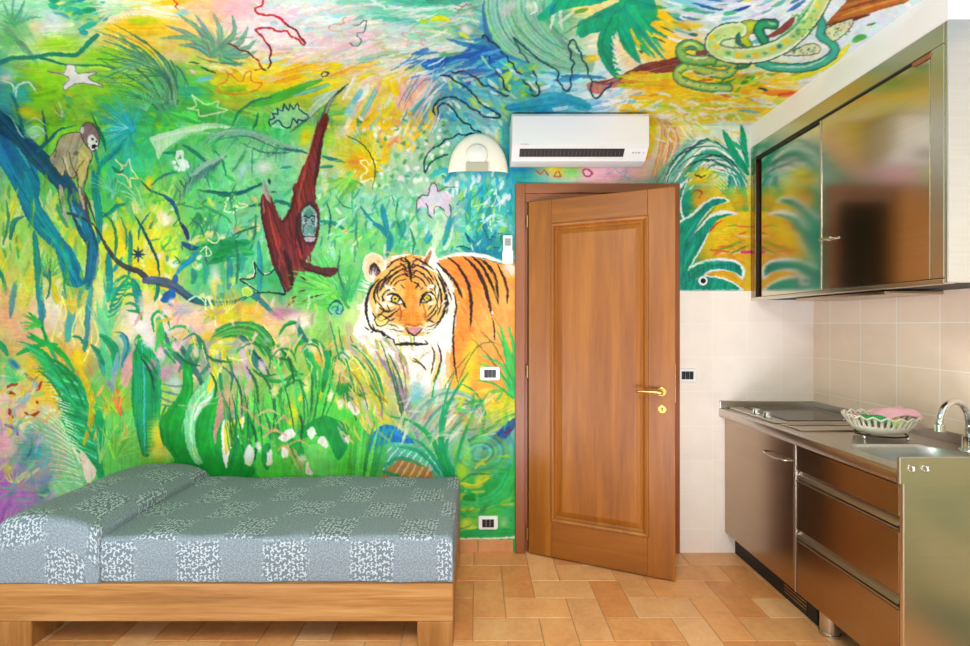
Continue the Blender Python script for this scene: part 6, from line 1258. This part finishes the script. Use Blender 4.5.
# drainer ribs beside the sink: a raised frame round a sunken field
bm = bmesh.new()
for a in ((1.47, 1.90, 2.19, 2.202), (1.47, 1.90, 2.065, 2.075), (1.47, 1.482, 2.075, 2.19), (1.888, 1.90, 2.075, 2.19)): bx(bm, a[0], a[1], a[2], a[3], WT + .0005, WT + .007)
obj('drainer_frame', bm, m_steel_t, wk, bev=.003)

ht = thing('cooktop', (1.70, 2.42, WT), 'steel and dark glass electric cooktop with two chrome knobs at far worktop end', 'cooktop')
obj('frame', B(1.455, 1.935, 2.225, 2.625, WT + .0005, WT + .010), m_steel_t, ht, bev=.004)
m_glassk = mat('dark_glass', '2c2a2a', .12, 0, .5)
obj('glass_lid', B(1.53, 1.915, 2.24, 2.61, WT + .0105, WT + .014), m_glassk, ht, bev=.002)
for y_ in (2.335, 2.425): obj('knob', T([(1.492, y_, WT + .0105), (1.492, y_, WT + .018), (1.492, y_, WT + .036)], [.021, .0185, .0165], 20), m_chrome, ht, bev=.002)

# tap
tp = thing('faucet', (1.872, 1.725, WT), 'chrome gooseneck tap bending over the sink from the tiled wall side', 'faucet')
obj('base', T([(1.872, 1.725, WT), (1.872, 1.725, WT + .012), (1.872, 1.725, WT + .014), (1.872, 1.725, WT + .06)], [.029, .029, .022, .021], 24), m_chrome, tp, smooth=True)
P0 = Vector((1.872, 1.725)); P1 = Vector((1.672, 1.64)); dv = P1 - P0
pts = [(1.872, 1.725, WT + .05), (1.872, 1.725, WT + .10)]
for k in range(13):
    a = math.pi * k / 12; q = P0 + dv * (1 - math.cos(a)) / 2; pts.append((q.x, q.y, WT + .105 + .082 * math.sin(a) + (.028 * k / 12)))
pts += [(P1.x, P1.y, WT + .118)]
obj('spout', T(pts, .0115, 14), m_chrome, tp, smooth=True)
obj('spout_tip', T([(P1.x, P1.y, WT + .125), (P1.x, P1.y, WT + .098)], .0145, 16), m_chrome, tp, bev=.002)
obj('lever', T([(1.872, 1.725, WT + .045), (1.90, 1.700, WT + .062), (1.925, 1.672, WT + .085)], [.009, .008, .007], 12), m_chrome, tp, smooth=True)

# fruit basket on its wire foot with cloths inside
m_cream = mat('cream_plastic', 'f0e8d4', .4); m_green = mat('green_cloth', '2c9c50', .8); m_pink = mat('pink_cloth', 'f4b8c4', .85); m_yel = mat('lime_cloth', 'c4d458', .8)
BC = Vector((1.735, 1.955)); RBX, RBY = .138, .112; bz = WT + .022
st = thing('wire_stand', (BC.x, BC.y, WT), 'dark oval wire stand with chrome ball feet under the lattice basket', 'stand')
bm = bmesh.new(); tube(bm, [(BC.x + (.095) * math.cos(a), BC.y + .078 * math.sin(a), bz - .004) for a in np.linspace(0, 2 * math.pi, 29)], .0042, 8, False); obj('ring', bm, mat('dark_wire', '3c3430', .35, .8), st, smooth=True)
for a in (math.radians(200), math.radians(320), math.radians(80)):
    x, y = BC.x + (.095) * math.cos(a), BC.y + .078 * math.sin(a); obj('foot', T([(x, y, WT), (x, y, WT + .006), (x, y, WT + .012), (x, y, bz - .006)], [.004, .009, .008, .004], 12), m_chrome, st, smooth=True)
bk = thing('basket', (BC.x, BC.y, bz), 'cream lattice plastic basket on a wire stand next to the sink', 'basket')
bm = bmesh.new(); NB = 72
def bring(k, z): return [(BC.x + RBX * k * math.cos(2 * math.pi * i / NB), BC.y + RBY * k * math.sin(2 * math.pi * i / NB), bz + z + (.006 * math.sin(i * math.pi / 2) if k > .95 else 0)) for i in range(NB)]
outer = [bring(.5, 0), bring(.62, .004), bring(.74, .018), bring(.85, .036), bring(.94, .054), bring(1.0, .070), bring(1.03, .076)]
R_ = loopgrid(bm, outer, cap0=True)
kill = [f for f in bm.faces if len(f.verts) == 4 and any(True for _ in [0]) and (lambda c: .038 < c.z - bz < .064 and int(round(math.atan2((c.y - BC.y) / RBY, (c.x - BC.x) / RBX) / (2 * math.pi) * NB - .5)) % 2 == 0)(f.calc_center_median())]
bmesh.ops.delete(bm, geom=kill, context='FACES_ONLY')
o = obj('bowl', bm, m_cream, bk, smooth=True); sm_ = o.modifiers.new('thickness', 'SOLIDIFY'); sm_.thickness = .003
def cloth(name, label, m, x0, x1, y0, y1, z, amp, n, seed, tilt=0, kind='cloth'):
    r_ = random.Random(seed); bm = bmesh.new(); g_ = []
    ph = [r_.uniform(0, 6) for _ in range(6)]
    for i in range(n + 1):
        row = []
        for j in range(n + 1):
            u, v = i / n, j / n; x = x0 + (x1 - x0) * u + .008 * math.sin(v * 7 + ph[0]); y = y0 + (y1 - y0) * v + .008 * math.sin(u * 6 + ph[1])
            row.append(bm.verts.new((x, y, z + tilt * u + amp * (math.sin(u * 11 + ph[2] + v * 3) * .5 + math.sin(v * 13 + ph[3] + u * 4) * .5) - .02 * ((2 * u - 1) ** 4 + (2 * v - 1) ** 4))))
        g_.append(row)
    for i in range(n):
        for j in range(n): bm.faces.new((g_[i][j], g_[i + 1][j], g_[i + 1][j + 1], g_[i][j + 1]))
    o = obj(name, bm, m, smooth=True); o.modifiers.new('thickness', 'SOLIDIFY').thickness = .006
    sb = o.modifiers.new('subd', 'SUBSURF'); sb.levels = sb.render_levels = 1
    tag(o, label, kind); return o
m_stripe = mat('red_check_cotton', 'e8d8d8', .85); _t = NT(m_stripe); _v = _t.coord((1, 1, 1)); _wv = _t.n('ShaderNodeTexWave'); _wv.inputs['Scale'].default_value = 26; _t.l(_v, _wv.inputs[0]); _t.base(_t.ramp(_wv.outputs[1], ((.35, 'f4ece8'), (.5, 'c84858'))))
cloth('dishcloth', 'red and white striped cloth lining the back of the basket', m_stripe, BC.x - .10, BC.x + .04, BC.y + .0, BC.y + .08, bz + .072, .006, 12, 5)
cloth('dishcloth', 'folded dark green cloth at front of the basket', m_green, BC.x - .095, BC.x + .005, BC.y - .06, BC.y + .03, bz + .074, .008, 12, 2)
cloth('dishcloth', 'small lime green cloth between green cloth and basket rim', m_yel, BC.x + .005, BC.x + .06, BC.y - .075, BC.y - .01, bz + .066, .006, 10, 9)
cloth('dishcloth', 'pale pink cloth draped over the wall side of basket', m_pink, BC.x - .005, BC.x + .145, BC.y - .04, BC.y + .075, bz + .088, .008, 14, 4, .022)

# wall cabinet with sliding doors
UX, UY0, UZ0, UZ1 = 1.594, 1.536, 1.476, 2.367
uc = thing('wall_cabinet', ((UX + XR) / 2, (UY0 + D) / 2, UZ0), 'stainless steel wall cabinet with two sliding doors hung over the worktop', 'cabinet')
UB = D - .004
bm = bmesh.new()
bx(bm, UX + .04, XR - .002, UY0 + .012, UB, UZ0, UZ0 + .012); bx(bm, UX + .04, XR - .002, UY0 + .012, UB, UZ1 - .012, UZ1); bx(bm, XR - .012, XR - .002, UY0 + .012, UB, UZ0 + .013, UZ1 - .013)
obj('carcass', bm, m_carcass, uc)
obj('end_panel', B(UX, XR - .002, UY0, UY0 + .012, UZ0 - .002, UZ1 - .001), m_steel, uc, bev=.003)
obj('top_rail', B(UX, UX + .04, UY0 + .0125, UB, UZ1 - .072, UZ1 - .001), m_steel, uc, bev=.003)
obj('bottom_rail', B(UX - .001, UX + .04, UY0 + .0125, UB, UZ0 - .004, UZ0 + .014), m_steel, uc, bev=.003)
obj('stile', B(UX, UX + .04, UY0 + .0125, UY0 + .062, UZ0 + .015, UZ1 - .073), m_steel, uc, bev=.003)
bm = bmesh.new(); bx(bm, UX + .002, UX + .04, UB - .028, UB, UZ0 + .015, UZ1 - .073); bx(bm, UX, UX + .02, UB - .047, UB - .034, UZ0 + .015, UZ1 - .073); bx(bm, UX + .03, UX + .04, UB - .075, UB - .03, UZ0 + .015, UZ1 - .073)
obj('stile', bm, m_steel_d, uc, bev=.001)
obj('track', B(UX + .004, UX + .04, UY0 + .06, UB - .03, UZ1 - .084, UZ1 - .0725), m_black, uc)
YM = UX * F / (821 - VX)
m_sd = steel('sliding_door_steel', 'dcd4c6', .15, (3, 3, 120))
s1 = obj('sliding_door', B(UX + .018, UX + .026, YM - .04, UB - .075, UZ0 + .016, UZ1 - .085), m_sd, uc, bev=.0015)
s2 = obj('sliding_door', B(UX + .004, UX + .012, UY0 + .066, YM, UZ0 + .016, UZ1 - .085), m_sd, uc, bev=.0015)
hz = H + (VY - 240) * 2.09 / F
bm = T([(UX + .004, YM - .02, hz), (UX - .014, YM - .02, hz)], .004, 10); tube(bm, [(UX + .004, YM - .062, hz), (UX - .014, YM - .062, hz)], .004, 10); tube(bm, [(UX - .015, YM - .010, hz), (UX - .015, YM - .075, hz)], .0055, 10); obj('handle', bm, m_chrome, s2)
obj('edge_profile', B(UX + .0005, UX + .0125, YM + .0005, YM + .010, UZ0 + .016, UZ1 - .085), m_steel, s2, bev=.001)
obj('track_stop', B(UX - .004, UX + .003, UY0 + .055, UY0 + .125, UZ1 - .094, UZ1 - .078), mat('copper_clip', 'b87c5c', .35, .8), uc, bev=.002)
bm = bmesh.new(); bx(bm, UX + .06, UX + .30, 1.84, 2.36, UZ0 - .022, UZ0 - .0045); obj('hood_tray', bm, m_steel_d, uc, bev=.004)
# plastered box that closes the gap up to the ceiling
obj('trim_4', B(UX, XR, UY0, D, UZ1, ZC), m_white, kind='structure')

# ---------------------------------------------------------------- air conditioner
m_ac = mat('white_plastic', 'dedad6', .32); m_ac2 = mat('white_plastic_shade', 'dcd6d0', .4); m_vent = mat('black_vent', '1c1816', .5)
AX0, AX1, AY = .184, .928, D - .2; sA = AY / F
az = lambda y: H + (VY - y) * sA
ac = thing('air_conditioner', ((AX0 + AX1) / 2, D, az(165)), 'white split air conditioner high on the wall above the door', 'air conditioner')
def ap(p_, d_): return (AY + d_, H + (VY - p_) * (AY + d_) / F)      # a point seen at height p_ px that stands d_ behind the front
def aprof(x):
    return [(x, D - .004, az(112.6)), (x, AY + .035, az(112)), (x, AY + .008, az(113)), (x, AY, az(117)), (x, AY, az(146.4))] + [(x,) + ap(*q) for q in ((147.4, .006), (159.5, .052), (161, .056), (163, .075), (166.5, .12), (167.5, .196))]
def slant(x0, x1, p0, p1, off):
    """a thin plate lying on the slanting lower front"""
    def q(p_, o): d_ = .006 + (p_ - 147.4) / 12.1 * .046; y, z = ap(p_, d_); return (y - o, z - o * .3)
    bm = bmesh.new(); a, b_, c, d_ = q(p0, off), q(p1, off), q(p1, .0004), q(p0, .0004)
    loopgrid(bm, [[(x,) + v for v in (a, b_, c, d_)] for x in (x0, x1)], cap0=True, cap1=True); return bm
bm = bmesh.new(); loopgrid(bm, [aprof(AX0), aprof(AX1)], cap0=True, cap1=True); obj('body', bm, m_ac, ac, bev=.003)
obj('front_panel', B(AX0 + .002, AX1 - .002, AY - .006, AY - .0005, az(146), az(116)), m_ac, ac, bev=.003)
x0, x1 = (519.5 - VX) * sA * 1.01, (624 - VX) * sA * 1.01
vt = obj('vent_opening', slant(x0, x1, 148.6, 156.8, .0012), m_vent, ac)
m_fin = mat('grey_fins', '4a423c', .5)
for k in range(26):
    x = x0 + .008 + k * (x1 - x0 - .012) / 26; obj('fin', slant(x, x + .003, 151, 156.2, .003), m_fin, vt)
obj('louver', slant(x0 - .002, x1 + .002, 157.2, 159.6, .004), m_ac2, ac)
obj('side_panel', slant(x1 + .006, AX1 - .002, 147.8, 159.4, .003), m_ac, ac)
obj('side_panel', slant(AX0 + .002, x0 - .006, 147.8, 159.4, .003), m_ac, ac)
bm = bmesh.new()
for k, w_ in enumerate((.006, .004, .007, .005, .006)): bx(bm, (521 - VX) * sA + k * .0085, (521 - VX) * sA + k * .0085 + w_, AY - .0068, AY - .0062, az(145.2), az(144.2))
obj('badge', bm, mat('badge_grey', '9a9490', .5), ac)
m_ind = mat('indicator_grey', 'a8a29c', .5)
for a, b_ in ((632, 634), (635, 636.5), (637.5, 640), (643, 644)): obj('indicator', slant((a - VX) * sA * 1.01, (b_ - VX) * sA * 1.01, 152, 153.6, .0042), m_ind, ac)

# ---------------------------------------------------------------- half-dome lamp on the wall
m_pl = mat('lamp_plaster', 'f8ecd6', .6); m_pl2 = mat('lamp_plaster_disc', 'efe6d8', .5); m_plate = mat('lamp_plate', 'b8b096', .4)
LY = D - .06; sL = LY / F; lx = lambda x: (x - VX) * sL; lz = lambda y: H + (VY - y) * sL
lp_ = thing('wall_lamp', (lx(478), D, lz(171)), 'cream half-dome wall lamp left of the air conditioner', 'lamp')
bm = bmesh.new(); L_ = []; NK = 18
for k in range(NK + 1):                              # half dome, flat against the wall, open below
    e = math.pi / 2 * k / NK; sc_ = math.sin(e)
    L_.append([(lx(478 - 30.5 * math.cos(a) * sc_), D - .003 - .057 * math.cos(e) ** .6, lz(171 - 41 * max(0, math.sin(a)) * sc_)) for a in np.linspace(0, math.pi, 33)])
L_.append([(x, D - .001, z) for x, y, z in L_[-1]])
loopgrid(bm, L_[1:], close=False); bm.faces.new([bm.verts.new(c) for c in L_[1]]); obj('shade', bm, m_pl, lp_, smooth=True)
bm = bmesh.new(); loopgrid(bm, [[(lx(477) + r_ * math.cos(a), y_, lz(155) + r_ * math.sin(a)) for a in np.linspace(0, 2 * math.pi, 33)[:-1]] for r_, y_ in ((.064, D - .050), (.062, D - .063), (.056, D - .068))], cap1=True); obj('disc', bm, m_pl2, lp_, smooth=True)
obj('plate', B(lx(466), lx(488), D - .075, D - .056, lz(171.5), lz(163)), m_plate, lp_, bev=.001)

# ---------------------------------------------------------------- small things on the walls
m_cov = mat('cover_plate_white', 'efefec', .3); m_mod = mat('module_black', '1d1b1f', .35); m_hole = mat('module_dark', '0a0a0c', .6); m_grey = mat('module_grey', '5a5a5e', .4)
def plate(name, label, cat, px, py, y_, sock):
    x, z = (px - VX) * MPP, H + (VY - py) * MPP
    t = thing(name, (x, y_, z), label, cat, 'wiring plates on the back wall')
    cv = bmesh.new(); loopgrid(cv, [[(a, y_ - .001, b_) for a, b_, _ in rrect(x - .058, x + .058, z - .040, z + .040, .012, 0, 5)], [(a, y_ - .008, b_) for a, b_, _ in rrect(x - .056, x + .056, z - .038, z + .038, .011, 0, 5)], [(a, y_ - .010, b_) for a, b_, _ in rrect(x - .052, x + .052, z - .034, z + .034, .009, 0, 5)]], cap0=True, cap1=True)
    obj('cover_plate', cv, m_cov, t)
    for k in range(3):
        a = x - .034 + k * .0232; mo = obj('module', B(a, a + .0218, y_ - .014, y_ - .0102, z - .023, z + .023), m_mod, t, bev=.0015)
        if sock and k != 2:
            bm = bmesh.new()
            for dz in (-.010, 0, .010): tube(bm, [(a + .0109, y_ - .0146, z + dz), (a + .0109, y_ - .0139, z + dz)], .0024, 8)
            obj('contact_hole', bm, m_hole, mo)
        elif k == 0: obj('rocker', B(a + .004, a + .0178, y_ - .0165, y_ - .0141, z - .018, z + .018), m_mod, mo, bev=.001)
    return t
plate('wall_socket', 'white socket plate with black modules at the foot of the wall near the door', 'socket', 488, 522.5, D, True)
plate('light_switch', "white switch plate with black modules below the painted tiger's flank", 'switch', 490, 373.5, D, False)
plate('light_switch', 'white switch plate with black modules on pale tiles right of the door', 'switch', 686, 375, D - .008, False)
x, z0_, z1_ = (507.5 - VX) * MPP, H + (VY - 264) * MPP, H + (VY - 236) * MPP
rc = thing('remote_control', (x, D, z0_), 'white remote control hung in a wall holder left of the door', 'remote control')
obj('holder', B(x - .031, x + .031, D - .028, D - .001, z0_, z0_ + .075), m_cov, rc, bev=.004)
bo = obj('body', B(x - .027, x + .027, D - .026, D - .006, z0_ + .012, z1_), m_ac, rc, bev=.004)
sc_ = obj('screen', B(x - .018, x + .018, D - .0275, D - .026, z1_ - .062, z1_ - .018), mat('grey_display', '8c9494', .25), bo)
bm = bmesh.new()
for k in range(3): bx(bm, x - .013, x + .013, D - .0283, D - .0275, z1_ - .030 - k * .012, z1_ - .0265 - k * .012)
obj('display_bar', bm, mat('display_ink', '5c6464', .4), sc_)
x, z = (702.5 - VX) * MPP, H + (VY - 281) * MPP
gr = thing('wall_grommet', (x, D, z), 'small round white and chrome grommet in the painted teal leaf', 'grommet')
obj('rim', T([(x, D - .001, z), (x, D - .010, z)], [.028, .025], 24), m_cov, gr, bev=.002)
obj('centre', T([(x, D - .0102, z), (x, D - .020, z)], [.016, .010], 20), mat('dark_chrome', '3c4444', .2, .9), gr)
